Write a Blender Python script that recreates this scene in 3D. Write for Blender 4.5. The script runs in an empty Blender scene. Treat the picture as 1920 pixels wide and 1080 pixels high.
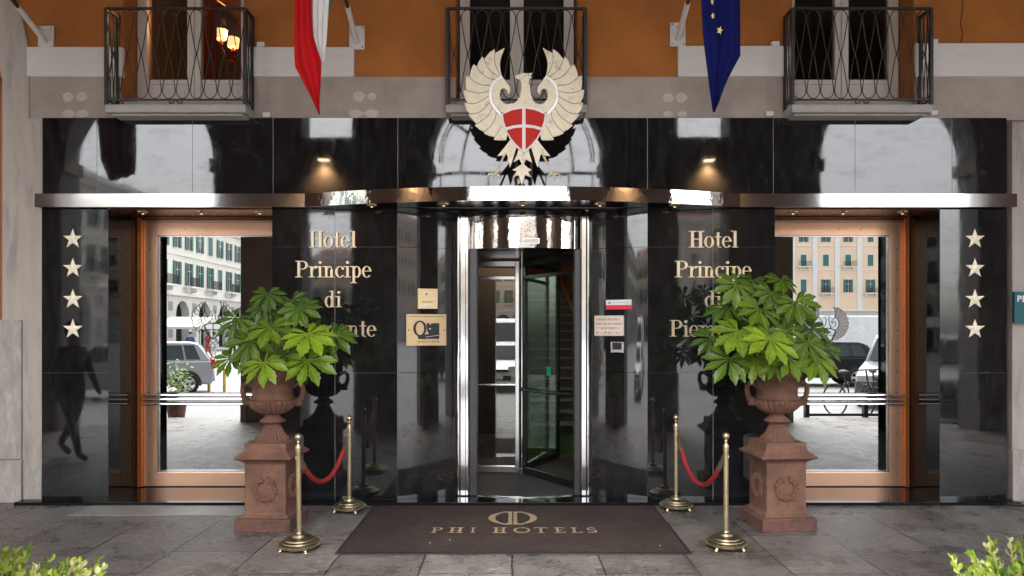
import bpy, bmesh, math, random
from mathutils import Vector, Matrix, Euler
R = math.radians
random.seed(7)
scene = bpy.context.scene
C = scene.collection

# ---------------------------------------------------------------- camera, sky, sun, exposure
H, FP, CX, CY = 1.655, 1326.0, 963.0, 622.0
cam_d = bpy.data.cameras.new("camera"); cam = bpy.data.objects.new("camera", cam_d); C.objects.link(cam)
cam.location = (0, 0, H); cam.rotation_euler = (R(90), 0, 0)
cam_d.sensor_width = 36; cam_d.lens = FP/1920*36
cam_d.shift_x = -3/1920; cam_d.shift_y = 82/1920
cam_d.clip_start = 0.05; cam_d.clip_end = 1500
scene.camera = cam
scene.view_settings.view_transform = 'Standard'; scene.view_settings.look = 'None'
scene.view_settings.gamma = 1; scene.view_settings.exposure = 2.75
SUN_EL, SUN_AZ = 58, 184          # degrees; azimuth clockwise from +Y
w = bpy.data.worlds.new("World"); scene.world = w; w.use_nodes = True
nt = w.node_tree; bg = nt.nodes['Background']
sky = nt.nodes.new('ShaderNodeTexSky'); sky.sky_type = 'NISHITA'; sky.sun_disc = False
sky.sun_elevation = R(SUN_EL); sky.sun_rotation = R(SUN_AZ); sky.dust_density = 4; sky.air_density = 1.0
hs = nt.nodes.new('ShaderNodeHueSaturation'); hs.inputs['Saturation'].default_value = 0.22
nt.links.new(sky.outputs[0], hs.inputs['Color']); nt.links.new(hs.outputs[0], bg.inputs[0])
bg.inputs[1].default_value = 0.15
sd = bpy.data.lights.new("sun", 'SUN'); sd.energy = 0.5; sd.angle = R(25); sd.color = (1, .96, .9)
sun = bpy.data.objects.new("sun", sd); C.objects.link(sun)
dirv = Vector((math.sin(R(SUN_AZ))*math.cos(R(SUN_EL)), math.cos(R(SUN_AZ))*math.cos(R(SUN_EL)), math.sin(R(SUN_EL))))
sun.rotation_euler = (-dirv).to_track_quat('-Z', 'Y').to_euler(); sun.location = dirv*40

# ---------------------------------------------------------------- helpers
def P(x, y, Y):                       # photo pixel + distance -> place
    return Vector(((x-CX)*Y/FP, Y, H+(CY-y)*Y/FP))
def PX(x, Y): return (x-CX)*Y/FP
def PZ(y, Y): return H+(CY-y)*Y/FP

def tag(o, label=None, cat=None, group=None, kind=None):
    for k, v in (('label', label), ('category', cat), ('group', group), ('kind', kind)):
        if v: o[k] = v
    return o
def empty(name, loc, label=None, cat=None, group=None, rz=0, kind=None):
    o = bpy.data.objects.new(name, None); C.objects.link(o)
    o.empty_display_size = .1; o.location = loc; o.rotation_euler = (0, 0, rz)
    o.matrix_basis = Matrix.LocRotScale(Vector(loc), Euler((0, 0, rz)), None)
    return tag(o, label, cat, group, kind)
def copy_tree(o, parent=None):
    c = o.copy(); C.objects.link(c); c.parent = parent
    for ch in [q for q in C.objects if q.parent == o]: copy_tree(ch, c)
    return c

class MB:
    def __init__(s): s.bm = bmesh.new(); s.mi = 0; s.uv = None
    def face(s, vs):
        try:
            f = s.bm.faces.new(vs); f.material_index = s.mi; return f
        except ValueError: return None
    def V(s, *p): return s.bm.verts.new(p if len(p) == 3 else p[0])
    def box(s, x0, x1, y0, y1, z0, z1):
        if x0 > x1: x0, x1 = x1, x0
        v = [s.V(x, y, z) for z in (z0, z1) for y in (y0, y1) for x in (x0, x1)]
        for q in ((0,2,3,1),(4,5,7,6),(0,1,5,4),(2,6,7,3),(0,4,6,2),(1,3,7,5)): s.face([v[i] for i in q])
        return s
    def prism(s, pts, a, b, plane='xz'):          # polygon extruded from a to b along the third axis
        f = {'xz': lambda p, t: (p[0], t, p[1]), 'xy': lambda p, t: (p[0], p[1], t), 'yz': lambda p, t: (t, p[0], p[1])}[plane]
        A = [s.V(*f(p, a)) for p in pts]; B = [s.V(*f(p, b)) for p in pts]
        s.face(A[::-1]); s.face(B); n = len(pts)
        for i in range(n): s.face([A[i], A[(i+1) % n], B[(i+1) % n], B[i]])
        return s
    def tube(s, pts, r, n=8, caps=True, rr=None):
        pts = [Vector(p) for p in pts]; rings = []; up = None
        for i, p in enumerate(pts):
            d = (pts[min(i+1, len(pts)-1)]-pts[max(i-1, 0)]).normalized()
            if up is None:
                up = Vector((0, 0, 1)) if abs(d.z) < .9 else Vector((0, 1, 0))
            u = d.cross(up).normalized(); v = u.cross(d).normalized(); up = v
            k = rr[i] if rr else r
            rings.append([s.V(p+(u*math.cos(2*math.pi*j/n)+v*math.sin(2*math.pi*j/n))*k) for j in range(n)])
        for a, b in zip(rings, rings[1:]):
            for j in range(n): s.face([a[j], a[(j+1) % n], b[(j+1) % n], b[j]])
        if caps: s.face(rings[0][::-1]); s.face(rings[-1])
        return s
    def lathe(s, prof, n=32, c=(0, 0, 0), flute=None):   # prof: (r, z); flute(i_profile, angle) -> r factor
        rings = []
        for i, (r, z) in enumerate(prof):
            rings.append([s.V(c[0]+math.cos(2*math.pi*j/n)*r*(flute(i, 2*math.pi*j/n) if flute else 1),
                              c[1]+math.sin(2*math.pi*j/n)*r*(flute(i, 2*math.pi*j/n) if flute else 1), c[2]+z) for j in range(n)])
        for a, b in zip(rings, rings[1:]):
            for j in range(n): s.face([a[j], a[(j+1) % n], b[(j+1) % n], b[j]])
        s.face(rings[0][::-1]); s.face(rings[-1]); return s
    def ball(s, c, r, n=12, m=8, sc=(1, 1, 1)):
        pr = [(r*math.sin(math.pi*i/m), -r*math.cos(math.pi*i/m)) for i in range(m+1)]
        rings = []
        for (q, z) in pr[1:-1]:
            rings.append([s.V(c[0]+math.cos(2*math.pi*j/n)*q*sc[0], c[1]+math.sin(2*math.pi*j/n)*q*sc[1], c[2]+z*sc[2]) for j in range(n)])
        for a, b in zip(rings, rings[1:]):
            for j in range(n): s.face([a[j], a[(j+1) % n], b[(j+1) % n], b[j]])
        t = s.V(c[0], c[1], c[2]-r*sc[2]); u = s.V(c[0], c[1], c[2]+r*sc[2])
        for j in range(n):
            s.face([t, rings[0][(j+1) % n], rings[0][j]]); s.face([u, rings[-1][j], rings[-1][(j+1) % n]])
        return s
    def ribbon(s, pts, w, y0, y1):                # flat strip along an xz polyline
        L, Rr = [], []
        for i, p in enumerate(pts):
            a = Vector(pts[max(i-1, 0)]); b = Vector(pts[min(i+1, len(pts)-1)]); d = (b-a).normalized(); nrm = Vector((-d.y, d.x))
            L.append(Vector(p)+nrm*w/2); Rr.append(Vector(p)-nrm*w/2)
        for i in range(len(pts)-1): s.prism([L[i], L[i+1], Rr[i+1], Rr[i]], y0, y1)
        return s
    def build(s, name, mats, parent=None, smooth=False, bevel=0, angle=35):
        bmesh.ops.recalc_face_normals(s.bm, faces=s.bm.faces[:])
        me = bpy.data.meshes.new(name); s.bm.to_mesh(me); s.bm.free()
        for m in (mats if isinstance(mats, (list, tuple)) else [mats]): me.materials.append(m)
        if smooth:
            me.polygons.foreach_set('use_smooth', [True]*len(me.polygons))
            try: me.set_sharp_from_angle(angle=R(angle))
            except Exception: pass
        o = bpy.data.objects.new(name, me); C.objects.link(o)
        if parent:
            o.parent = parent
            o.matrix_parent_inverse = world_of(parent).inverted()
        if bevel:
            b = o.modifiers.new('bevel', 'BEVEL'); b.width = bevel; b.segments = 2; b.limit_method = 'ANGLE'; b.angle_limit = R(40); b.harden_normals = False
        return o
def world_of(o):
    m = o.matrix_parent_inverse @ o.matrix_basis
    return world_of(o.parent) @ m if o.parent else m

# ---------------------------------------------------------------- materials
def mat(name, col, rough=.5, metal=0, var=.15, scale=3, bump=0, bscale=60, ior=None, spec=None, detail=6, col2=None, c2scale=1.5, c2lo=.5, c2hi=.65, rvar=0, coat=0, stretch=None):
    m = bpy.data.materials.new(name); m.use_nodes = True; n = m.node_tree; b = n.nodes['Principled BSDF']
    b.inputs['Roughness'].default_value = rough; b.inputs['Metallic'].default_value = metal
    if ior: b.inputs['IOR'].default_value = ior
    if spec is not None: b.inputs['Specular IOR Level'].default_value = spec
    if coat: b.inputs['Coat Weight'].default_value = coat; b.inputs['Coat Roughness'].default_value = .1
    tc = n.nodes.new('ShaderNodeTexCoord'); mp = n.nodes.new('ShaderNodeMapping'); n.links.new(tc.outputs['Object'], mp.inputs[0])
    if stretch: mp.inputs['Scale'].default_value = stretch
    nz = n.nodes.new('ShaderNodeTexNoise'); nz.inputs['Scale'].default_value = scale; nz.inputs['Detail'].default_value = detail; nz.inputs['Roughness'].default_value = .65
    n.links.new(mp.outputs[0], nz.inputs['Vector'])
    mr = n.nodes.new('ShaderNodeMapRange'); mr.inputs[1].default_value = .25; mr.inputs[2].default_value = .75
    mr.inputs[3].default_value = 1-var; mr.inputs[4].default_value = 1+var
    n.links.new(nz.outputs[0], mr.inputs[0])
    base = n.nodes.new('ShaderNodeRGB'); base.outputs[0].default_value = (*col, 1); out = base.outputs[0]
    if col2:
        n2 = n.nodes.new('ShaderNodeTexNoise'); n2.inputs['Scale'].default_value = c2scale; n2.inputs['Detail'].default_value = 8; n2.inputs['Roughness'].default_value = .7
        n.links.new(mp.outputs[0], n2.inputs['Vector'])
        r2 = n.nodes.new('ShaderNodeMapRange'); r2.inputs[1].default_value = c2lo; r2.inputs[2].default_value = c2hi; n.links.new(n2.outputs[0], r2.inputs[0])
        mx = n.nodes.new('ShaderNodeMix'); mx.data_type = 'RGBA'; n.links.new(r2.outputs[0], mx.inputs[0]); n.links.new(out, mx.inputs[6]); mx.inputs[7].default_value = (*col2, 1); out = mx.outputs[2]
    vm = n.nodes.new('ShaderNodeVectorMath'); vm.operation = 'SCALE'; n.links.new(out, vm.inputs[0]); n.links.new(mr.outputs[0], vm.inputs['Scale'])
    n.links.new(vm.outputs[0], b.inputs['Base Color'])
    if rvar:
        m3 = n.nodes.new('ShaderNodeMapRange'); m3.inputs[1].default_value = .3; m3.inputs[2].default_value = .7; m3.inputs[3].default_value = max(.01, rough-rvar); m3.inputs[4].default_value = rough+rvar
        n.links.new(nz.outputs[0], m3.inputs[0]); n.links.new(m3.outputs[0], b.inputs['Roughness'])
    if bump:
        nb = n.nodes.new('ShaderNodeTexNoise'); nb.inputs['Scale'].default_value = bscale; nb.inputs['Detail'].default_value = 5
        n.links.new(mp.outputs[0], nb.inputs['Vector'])
        bp = n.nodes.new('ShaderNodeBump'); bp.inputs['Strength'].default_value = 1; bp.inputs['Distance'].default_value = bump
        n.links.new(nb.outputs[0], bp.inputs['Height']); n.links.new(bp.outputs[0], b.inputs['Normal'])
    m['bsdf'] = 1
    return m
def emit(name, col, s):
    m = bpy.data.materials.new(name); m.use_nodes = True; b = m.node_tree.nodes['Principled BSDF']
    b.inputs['Base Color'].default_value = (*col, 1); b.inputs['Emission Color'].default_value = (*col, 1); b.inputs['Emission Strength'].default_value = s
    return m
def glass(name, refl=.12, tint=(.8, .85, .85), rough=0.0):
    m = bpy.data.materials.new(name); m.use_nodes = True; n = m.node_tree; n.nodes.clear()
    o = n.nodes.new('ShaderNodeOutputMaterial'); t = n.nodes.new('ShaderNodeBsdfTransparent'); g = n.nodes.new('ShaderNodeBsdfGlossy'); x = n.nodes.new('ShaderNodeMixShader')
    t.inputs[0].default_value = (*tint, 1); g.inputs['Roughness'].default_value = rough; g.inputs[0].default_value = (1, 1, 1, 1)
    f = n.nodes.new('ShaderNodeLayerWeight'); f.inputs[0].default_value = .5
    pw = n.nodes.new('ShaderNodeMath'); pw.operation = 'POWER'; pw.inputs[1].default_value = 5; n.links.new(f.outputs['Facing'], pw.inputs[0])
    a = n.nodes.new('ShaderNodeMath'); a.operation = 'MULTIPLY_ADD'; a.inputs[1].default_value = .6; a.inputs[2].default_value = refl; a.use_clamp = True; n.links.new(pw.outputs[0], a.inputs[0])
    n.links.new(a.outputs[0], x.inputs[0]); n.links.new(t.outputs[0], x.inputs[1]); n.links.new(g.outputs[0], x.inputs[2]); n.links.new(x.outputs[0], o.inputs[0])
    return m

def marble_mat():
    m = mat('polished_black_marble', (.008, .008, .009), rough=.025, var=.5, scale=4, ior=1.74, detail=10)
    n = m.node_tree; b = n.nodes['Principled BSDF']
    tc = n.nodes.new('ShaderNodeTexCoord'); mp = n.nodes.new('ShaderNodeMapping'); mp.inputs['Rotation'].default_value = (.2, .7, .3)
    n.links.new(tc.outputs['Object'], mp.inputs[0])
    nz = n.nodes.new('ShaderNodeTexNoise'); nz.inputs['Scale'].default_value = 1.4; nz.inputs['Detail'].default_value = 7; nz.inputs['Distortion'].default_value = 1.1
    n.links.new(mp.outputs[0], nz.inputs['Vector'])
    s = n.nodes.new('ShaderNodeMath'); s.operation = 'SUBTRACT'; s.inputs[1].default_value = .5; n.links.new(nz.outputs[0], s.inputs[0])
    a = n.nodes.new('ShaderNodeMath'); a.operation = 'ABSOLUTE'; n.links.new(s.outputs[0], a.inputs[0])
    r = n.nodes.new('ShaderNodeMapRange'); r.inputs[1].default_value = 0; r.inputs[2].default_value = .0035; r.inputs[3].default_value = .02; r.inputs[4].default_value = 0; n.links.new(a.outputs[0], r.inputs[0])
    # sparse veins only
    n3 = n.nodes.new('ShaderNodeTexNoise'); n3.inputs['Scale'].default_value = .9; n.links.new(mp.outputs[0], n3.inputs['Vector'])
    r3 = n.nodes.new('ShaderNodeMapRange'); r3.inputs[1].default_value = .52; r3.inputs[2].default_value = .66; n.links.new(n3.outputs[0], r3.inputs[0])
    mu = n.nodes.new('ShaderNodeMath'); mu.operation = 'MULTIPLY'; n.links.new(r.outputs[0], mu.inputs[0]); n.links.new(r3.outputs[0], mu.inputs[1])
    # cloudy brush marks, stretched upright
    mp2 = n.nodes.new('ShaderNodeMapping'); mp2.inputs['Scale'].default_value = (5, 5, 1.6); n.links.new(tc.outputs['Object'], mp2.inputs[0])
    n4 = n.nodes.new('ShaderNodeTexNoise'); n4.inputs['Scale'].default_value = 3; n4.inputs['Detail'].default_value = 12; n4.inputs['Roughness'].default_value = .8; n.links.new(mp2.outputs[0], n4.inputs['Vector'])
    r4 = n.nodes.new('ShaderNodeMapRange'); r4.inputs[1].default_value = .45; r4.inputs[2].default_value = .8; r4.inputs[4].default_value = .026; n.links.new(n4.outputs[0], r4.inputs[0])
    ad = n.nodes.new('ShaderNodeMath'); n.links.new(mu.outputs[0], ad.inputs[0]); n.links.new(r4.outputs[0], ad.inputs[1])
    src = b.inputs['Base Color'].links[0].from_socket
    va = n.nodes.new('ShaderNodeVectorMath'); va.operation = 'ADD'; n.links.new(src, va.inputs[0]); n.links.new(ad.outputs[0], va.inputs[1]); n.links.new(va.outputs[0], b.inputs['Base Color'])
    rr = n.nodes.new('ShaderNodeMapRange'); rr.inputs[1].default_value = .35; rr.inputs[2].default_value = .75; rr.inputs[3].default_value = .012; rr.inputs[4].default_value = .09
    n.links.new(n4.outputs[0], rr.inputs[0]); n.links.new(rr.outputs[0], b.inputs['Roughness'])
    mp6 = n.nodes.new('ShaderNodeMapping'); mp6.inputs['Scale'].default_value = (2.5, 2.5, 7); n.links.new(tc.outputs['Object'], mp6.inputs[0])
    n6 = n.nodes.new('ShaderNodeTexNoise'); n6.inputs['Scale'].default_value = 1.6; n6.inputs['Detail'].default_value = 11; n6.inputs['Roughness'].default_value = .78; n6.inputs['Distortion'].default_value = .6; n.links.new(mp6.outputs[0], n6.inputs['Vector'])
    r6 = n.nodes.new('ShaderNodeMapRange'); r6.inputs[1].default_value = .36; r6.inputs[2].default_value = .5; r6.inputs[3].default_value = .40; r6.inputs[4].default_value = .5; n.links.new(n6.outputs[0], r6.inputs[0]); n.links.new(r6.outputs[0], b.inputs['Specular IOR Level'])
    n5 = n.nodes.new('ShaderNodeTexNoise'); n5.inputs['Scale'].default_value = 2.2; n5.inputs['Detail'].default_value = 1; n.links.new(tc.outputs['Object'], n5.inputs['Vector'])
    bp = n.nodes.new('ShaderNodeBump'); bp.inputs['Distance'].default_value = .0008; n.links.new(n5.outputs[0], bp.inputs['Height']); n.links.new(bp.outputs[0], b.inputs['Normal'])
    return m

def paving_mat():
    m = bpy.data.materials.new('stone_paving'); m.use_nodes = True; n = m.node_tree; b = n.nodes['Principled BSDF']
    tc = n.nodes.new('ShaderNodeTexCoord'); mp = n.nodes.new('ShaderNodeMapping'); mp.inputs['Rotation'].default_value = (0, 0, R(90)); mp.inputs['Location'].default_value = (.35, .0, 0)
    n.links.new(tc.outputs['Object'], mp.inputs[0])
    nd = n.nodes.new('ShaderNodeTexNoise'); nd.inputs['Scale'].default_value = 6; nd.inputs['Detail'].default_value = 4; n.links.new(tc.outputs['Object'], nd.inputs['Vector'])
    dm = n.nodes.new('ShaderNodeVectorMath'); dm.operation = 'MULTIPLY_ADD'; n.links.new(nd.outputs['Color'], dm.inputs[0]); dm.inputs[1].default_value = (.02, .02, 0); n.links.new(mp.outputs[0], dm.inputs[2])
    br = n.nodes.new('ShaderNodeTexBrick'); br.inputs['Scale'].default_value = 1; br.inputs['Mortar Size'].default_value = .007; br.inputs['Brick Width'].default_value = 1.12; br.inputs['Row Height'].default_value = .64
    br.inputs['Mortar Smooth'].default_value = .4; br.offset = .43; br.squash = .8; br.squash_frequency = 3
    br.inputs['Color1'].default_value = (0, 0, 0, 1); br.inputs['Color2'].default_value = (1, 1, 1, 1); br.inputs['Mortar'].default_value = (.5, .5, .5, 1)
    n.links.new(dm.outputs[0], br.inputs['Vector'])
    rp = n.nodes.new('ShaderNodeValToRGB'); e = rp.color_ramp.elements; e[0].color = (.125, .110, .100, 1); e[1].color = (.178, .160, .147, 1); el = e.new(.5); el.color = (.145, .133, .128, 1)
    n.links.new(br.outputs['Color'], rp.inputs[0])
    nz = n.nodes.new('ShaderNodeTexNoise'); nz.inputs['Scale'].default_value = 2.2; nz.inputs['Detail'].default_value = 12; nz.inputs['Roughness'].default_value = .72; n.links.new(tc.outputs['Object'], nz.inputs['Vector'])
    mpf = n.nodes.new('ShaderNodeMapping'); mpf.inputs['Scale'].default_value = (6, 22, 6); mpf.inputs['Rotation'].default_value = (0, 0, .25); n.links.new(tc.outputs['Object'], mpf.inputs[0])
    nf = n.nodes.new('ShaderNodeTexNoise'); nf.inputs['Scale'].default_value = 1.5; nf.inputs['Detail'].default_value = 9; nf.inputs['Roughness'].default_value = .75; nf.inputs['Distortion'].default_value = .8; n.links.new(mpf.outputs[0], nf.inputs['Vector'])
    mr = n.nodes.new('ShaderNodeMapRange'); mr.inputs[1].default_value = .3; mr.inputs[2].default_value = .7; mr.inputs[3].default_value = .5; mr.inputs[4].default_value = 1.6; n.links.new(nz.outputs[0], mr.inputs[0])
    mf = n.nodes.new('ShaderNodeMapRange'); mf.inputs[1].default_value = .3; mf.inputs[2].default_value = .7; mf.inputs[3].default_value = .45; mf.inputs[4].default_value = 1.75; n.links.new(nf.outputs[0], mf.inputs[0])
    k = n.nodes.new('ShaderNodeMath'); k.operation = 'MULTIPLY'; n.links.new(mr.outputs[0], k.inputs[0]); n.links.new(mf.outputs[0], k.inputs[1])
    mpg = n.nodes.new('ShaderNodeMapping'); mpg.inputs['Scale'].default_value = (1, 2.2, 1); n.links.new(tc.outputs['Object'], mpg.inputs[0])
    ng = n.nodes.new('ShaderNodeTexNoise'); ng.inputs['Scale'].default_value = 26; ng.inputs['Detail'].default_value = 8; ng.inputs['Roughness'].default_value = .8; n.links.new(mpg.outputs[0], ng.inputs['Vector'])
    mg = n.nodes.new('ShaderNodeMapRange'); mg.inputs[1].default_value = .36; mg.inputs[2].default_value = .64; mg.inputs[3].default_value = .5; mg.inputs[4].default_value = 1.55; n.links.new(ng.outputs[0], mg.inputs[0])
    k2 = n.nodes.new('ShaderNodeMath'); k2.operation = 'MULTIPLY'; n.links.new(k.outputs[0], k2.inputs[0]); n.links.new(mg.outputs[0], k2.inputs[1]); k = k2
    vm = n.nodes.new('ShaderNodeVectorMath'); vm.operation = 'SCALE'; n.links.new(rp.outputs[0], vm.inputs[0]); n.links.new(k.outputs[0], vm.inputs['Scale'])
    mx = n.nodes.new('ShaderNodeMix'); mx.data_type = 'RGBA'; n.links.new(br.outputs['Fac'], mx.inputs[0]); n.links.new(vm.outputs[0], mx.inputs[6]); mx.inputs[7].default_value = (.035, .03, .027, 1)
    n.links.new(mx.outputs[2], b.inputs['Base Color'])
    rr = n.nodes.new('ShaderNodeMapRange'); rr.inputs[1].default_value = .35; rr.inputs[2].default_value = .65; rr.inputs[3].default_value = .10; rr.inputs[4].default_value = .62; n.links.new(nz.outputs[0], rr.inputs[0]); n.links.new(rr.outputs[0], b.inputs['Roughness'])
    h = n.nodes.new('ShaderNodeMath'); h.operation = 'MULTIPLY_ADD'; n.links.new(br.outputs['Fac'], h.inputs[0]); h.inputs[1].default_value = -1.2; hh_ = n.nodes.new('ShaderNodeMath'); n.links.new(nf.outputs[0], hh_.inputs[0]); n.links.new(ng.outputs[0], hh_.inputs[1]); n.links.new(hh_.outputs[0], h.inputs[2])
    bp = n.nodes.new('ShaderNodeBump'); bp.inputs['Distance'].default_value = .009; bp.inputs['Strength'].default_value = 1; n.links.new(h.outputs[0], bp.inputs['Height']); n.links.new(bp.outputs[0], b.inputs['Normal'])
    return m

M = dict(
 marble=marble_mat(), paving=paving_mat(),
 joint=mat('pale_joint', (.34, .34, .34), .6),
 orange=mat('orange_plaster', (.41, .135, .022), .85, var=.16, scale=2.2, bump=.0015, bscale=90, col2=(.335, .118, .024), c2scale=.9, c2lo=.42, c2hi=.7),
 grey=mat('grey_plaster', (.385, .322, .280), .85, var=.16, scale=3, bump=.0012, bscale=80, col2=(.32, .272, .24), c2scale=1.3),
 white=mat('white_plaster', (.68, .645, .62), .75, var=.07, scale=5, bump=.0012, bscale=50, stretch=(1, 1, 5)),
 patch=mat('filler_patch', (.56, .48, .42), .85, var=.15, scale=9),
 stone=mat('pilaster_stone', (.41, .36, .315), .75, var=.12, scale=4, bump=.001, col2=(.28, .255, .235), c2scale=2.2, stretch=(3, 3, .5)),
 stone_dark=mat('weathered_stone', (.34, .31, .285), .8, var=.25, scale=8, bump=.002, col2=(.43, .40, .375), c2scale=9, stretch=(2, 2, .6)),
 brick=mat('brick_wall', (.33, .115, .045), .85, var=.2, scale=12, bump=.002),
 winframe=mat('cream_window_paint', (.62, .56, .50), .45, var=.04),
 iron=mat('wrought_iron', (.045, .043, .042), .45, metal=.5, var=.3, scale=20, bump=.0006),
 slab=mat('balcony_stone', (.42, .39, .365), .75, var=.15, scale=7, bump=.001),
 steel=mat('polished_steel', (.78, .76, .74), .03, metal=1, var=.03, bump=.004, bscale=3.2),
 steelflat=mat('polished_steel_flat', (.72, .71, .70), .09, metal=1, var=.06, scale=3, bump=.0003, bscale=7),
 brushed=mat('brushed_steel', (.55, .54, .53), .22, metal=1, var=.08),
 dark=mat('black_metal', (.012, .012, .013), .25, var=.2),
 darkgrey=mat('dark_grey_frame', (.05, .05, .055), .3, metal=.3),
 copper=mat('copper_frame', (.80, .48, .32), .32, metal=.7, var=.07, scale=2, rvar=.05),
 coppero=mat('side_lit_copper', (.72, .24, .07), .3, metal=.7, var=.15, scale=5),  # orange tint stands for the side light on the frame's post
 copperd=mat('dark_copper', (.16, .065, .035), .22, metal=.5, var=.2, scale=4),
 brass=mat('aged_brass', (.62, .50, .32), .34, metal=.95, var=.2, scale=14, rvar=.06, bump=.0004),
 brassd=mat('dark_brass', (.30, .25, .16), .38, metal=.95, var=.35, scale=25, bump=.0015, bscale=120),
 gold=mat('pale_gold_letters', (.90, .72, .50), .3, metal=.7, var=.08),
 stargold=mat('ivory_gold', (.90, .80, .62), .45, metal=.25, var=.1, scale=40),
 ivory=mat('weathered_ivory_gilding', (.80, .70, .53), .5, metal=.2, var=.12, scale=18, col2=(.42, .32, .20), c2scale=14, c2lo=.56, c2hi=.70, bump=.0006),
 palew=mat('pale_enamel', (.82, .78, .78), .4, var=.04),
 redenamel=mat('red_enamel', (.58, .018, .012), .5, var=.06, spec=.2),
 black=mat('black_paint', (.01, .01, .01), .4),
 terra=mat('terracotta', (.20, .098, .064), .85, var=.42, scale=9, bump=.003, bscale=60, col2=(.085, .052, .042), c2scale=4, c2lo=.46, c2hi=.72),
 terra2=mat('stained_terracotta', (.165, .075, .056), .85, var=.4, scale=9, bump=.0025, bscale=70, col2=(.06, .042, .038), c2scale=5),
 soil=mat('potting_soil', (.03, .02, .015), .95, bump=.01, bscale=60),
 stem=mat('green_stem', (.30, .34, .09), .5),
 velvet=mat('red_velvet', (.34, .02, .026), .75, var=.2, scale=40, bump=.001, bscale=200),
 matbrown=mat('brown_carpet', (.034, .020, .0155), .95, var=.45, scale=24, bump=.004, bscale=240, col2=(.050, .033, .027), c2scale=2.2, c2lo=.45, c2hi=.7),
 matedge=mat('rubber_edge', (.016, .015, .015), .7),
 matlogo=mat('beige_pile', (.36, .26, .165), .9, var=.3, scale=60, bump=.002, bscale=260),
 flagred=mat('red_cloth', (.42, .005, .008), .85, var=.08, spec=.2), flagwhite=mat('white_cloth', (.62, .60, .58), .8, var=.05), flaggreen=mat('green_cloth', (.02, .16, .05), .8),
 flagblue=mat('blue_cloth', (.003, .006, .075), .85, var=.1, spec=.15), flagyel=mat('yellow_cloth', (.75, .58, .22), .8),
 flagnavy=mat('dark_striped_cloth', (.035, .03, .045), .85),
 bracket=mat('white_metal', (.66, .62, .60), .4, var=.08),
 polewood=mat('dark_pole', (.06, .035, .02), .4),
 plaqueb=mat('brass_plaque', (.68, .50, .29), .3, metal=.55, var=.12, scale=6),
 plaquep=mat('pale_plaque', (.78, .64, .55), .28, metal=.3, var=.1),
 plaquet=mat('gilt_plaque', (.86, .68, .40), .28, metal=.5, var=.1),
 signred=mat('red_sign', (.72, .01, .045), .35), signwhite=mat('white_sign', (.75, .75, .75), .35),
 sideframe=mat('brown_black_metal', (.018, .010, .008), .14, var=.2),
 slabm=mat('black_threshold_stone', (.010, .010, .011), .09, var=.4, ior=1.2, rvar=.04),
 rivetd=mat('dark_rivet', (.12, .06, .04), .4, metal=.6),
 ret=mat('return_marble', (.006, .006, .006), .03, var=.3, ior=1.24), soff=mat('black_soffit', (.008, .008, .008), .2, spec=.12),
 teal=mat('teal_sign', (.012, .115, .14), .35, var=.05), green=mat('green_sticker', (.0, .30, .20), .4),
 ceil=mat('arcade_plaster', (.30, .26, .225), .9, var=.08),
 pier=mat('arcade_stone', (.22, .20, .185), .85, var=.15, scale=2, bump=.002),
 asphalt=mat('piazza_paving', (.25, .245, .24), .7, var=.15, scale=1.5, bump=.003, bscale=30),
 steps=mat('dark_steps', (.05, .05, .052), .3),
 greenfl=mat('green_floor', (.03, .09, .03), .25),
 wood=mat('orange_wood', (.42, .15, .05), .35),
 room=mat('dark_room', (.22, .15, .11), .8), curtain=mat('red_curtain', (.28, .035, .015), .8), ocurtain=mat('ochre_drape', (.42, .19, .07), .8),
 cream=mat('cream_facade', (.74, .69, .61), .85, var=.06, scale=.4), creamw=mat('white_trim', (.72, .70, .67), .8, var=.05),
 peach=mat('peach_facade', (.78, .58, .42), .85, var=.07, scale=.3), shutter=mat('green_shutters', (.035, .14, .115), .6, var=.15),
 shadowdark=mat('arcade_shade', (.06, .055, .05), .9), roof=mat('red_roof_tiles', (.26, .10, .075), .85, var=.2),
 tyre=mat('tyre', (.015, .015, .015), .8), rim=mat('alloy', (.55, .55, .56), .3, metal=.8), carglass=mat('car_glass', (.05, .065, .07), .05, ior=1.4),
 silver=mat('silver_paint', (.40, .42, .45), .3, metal=.4, coat=.8), darkpaint=mat('dark_grey_paint', (.016, .017, .020), .3, spec=.35),
 greypaint=mat('mid_grey_paint', (.10, .11, .115), .35, metal=.2, coat=.3), whitepaint=mat('white_paint', (.76, .77, .78), .3, coat=.6),
 redlight=mat('red_lens', (.6, .01, .02), .15), lens=mat('clear_lens', (.7, .7, .72), .1, metal=.4), yellow=mat('yellow_paint', (.62, .42, .06), .5, var=.15, scale=10),
 skin=mat('skin', (.45, .26, .19), .6), hair=mat('dark_hair', (.02, .014, .01), .7), cloth1=mat('dark_clothes', (.02, .02, .024), .9), cloth2=mat('blue_clothes', (.04, .07, .2), .9), cloth3=mat('red_clothes', (.35, .04, .04), .9), cloth4=mat('white_clothes', (.6, .6, .6), .9),
 plastic=mat('white_plastic', (.7, .7, .68), .4), rubber=mat('black_rubber', (.02, .02, .02), .5),
)
def mirror_mat():
    m = mat('mirror_glass', (.46, .475, .47), .0, metal=1, var=0); return m
M['mirror'] = mirror_mat()
M['glassw'] = glass('window_glass', .035, (.75, .75, .72)); M['glassd'] = glass('door_glass', .085, (.92, .95, .93)); M['glassr'] = glass('tinted_glass', .04, (.8, .9, .8)); M['glasss'] = glass('side_glass', .07, (.05, .05, .05))

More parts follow.
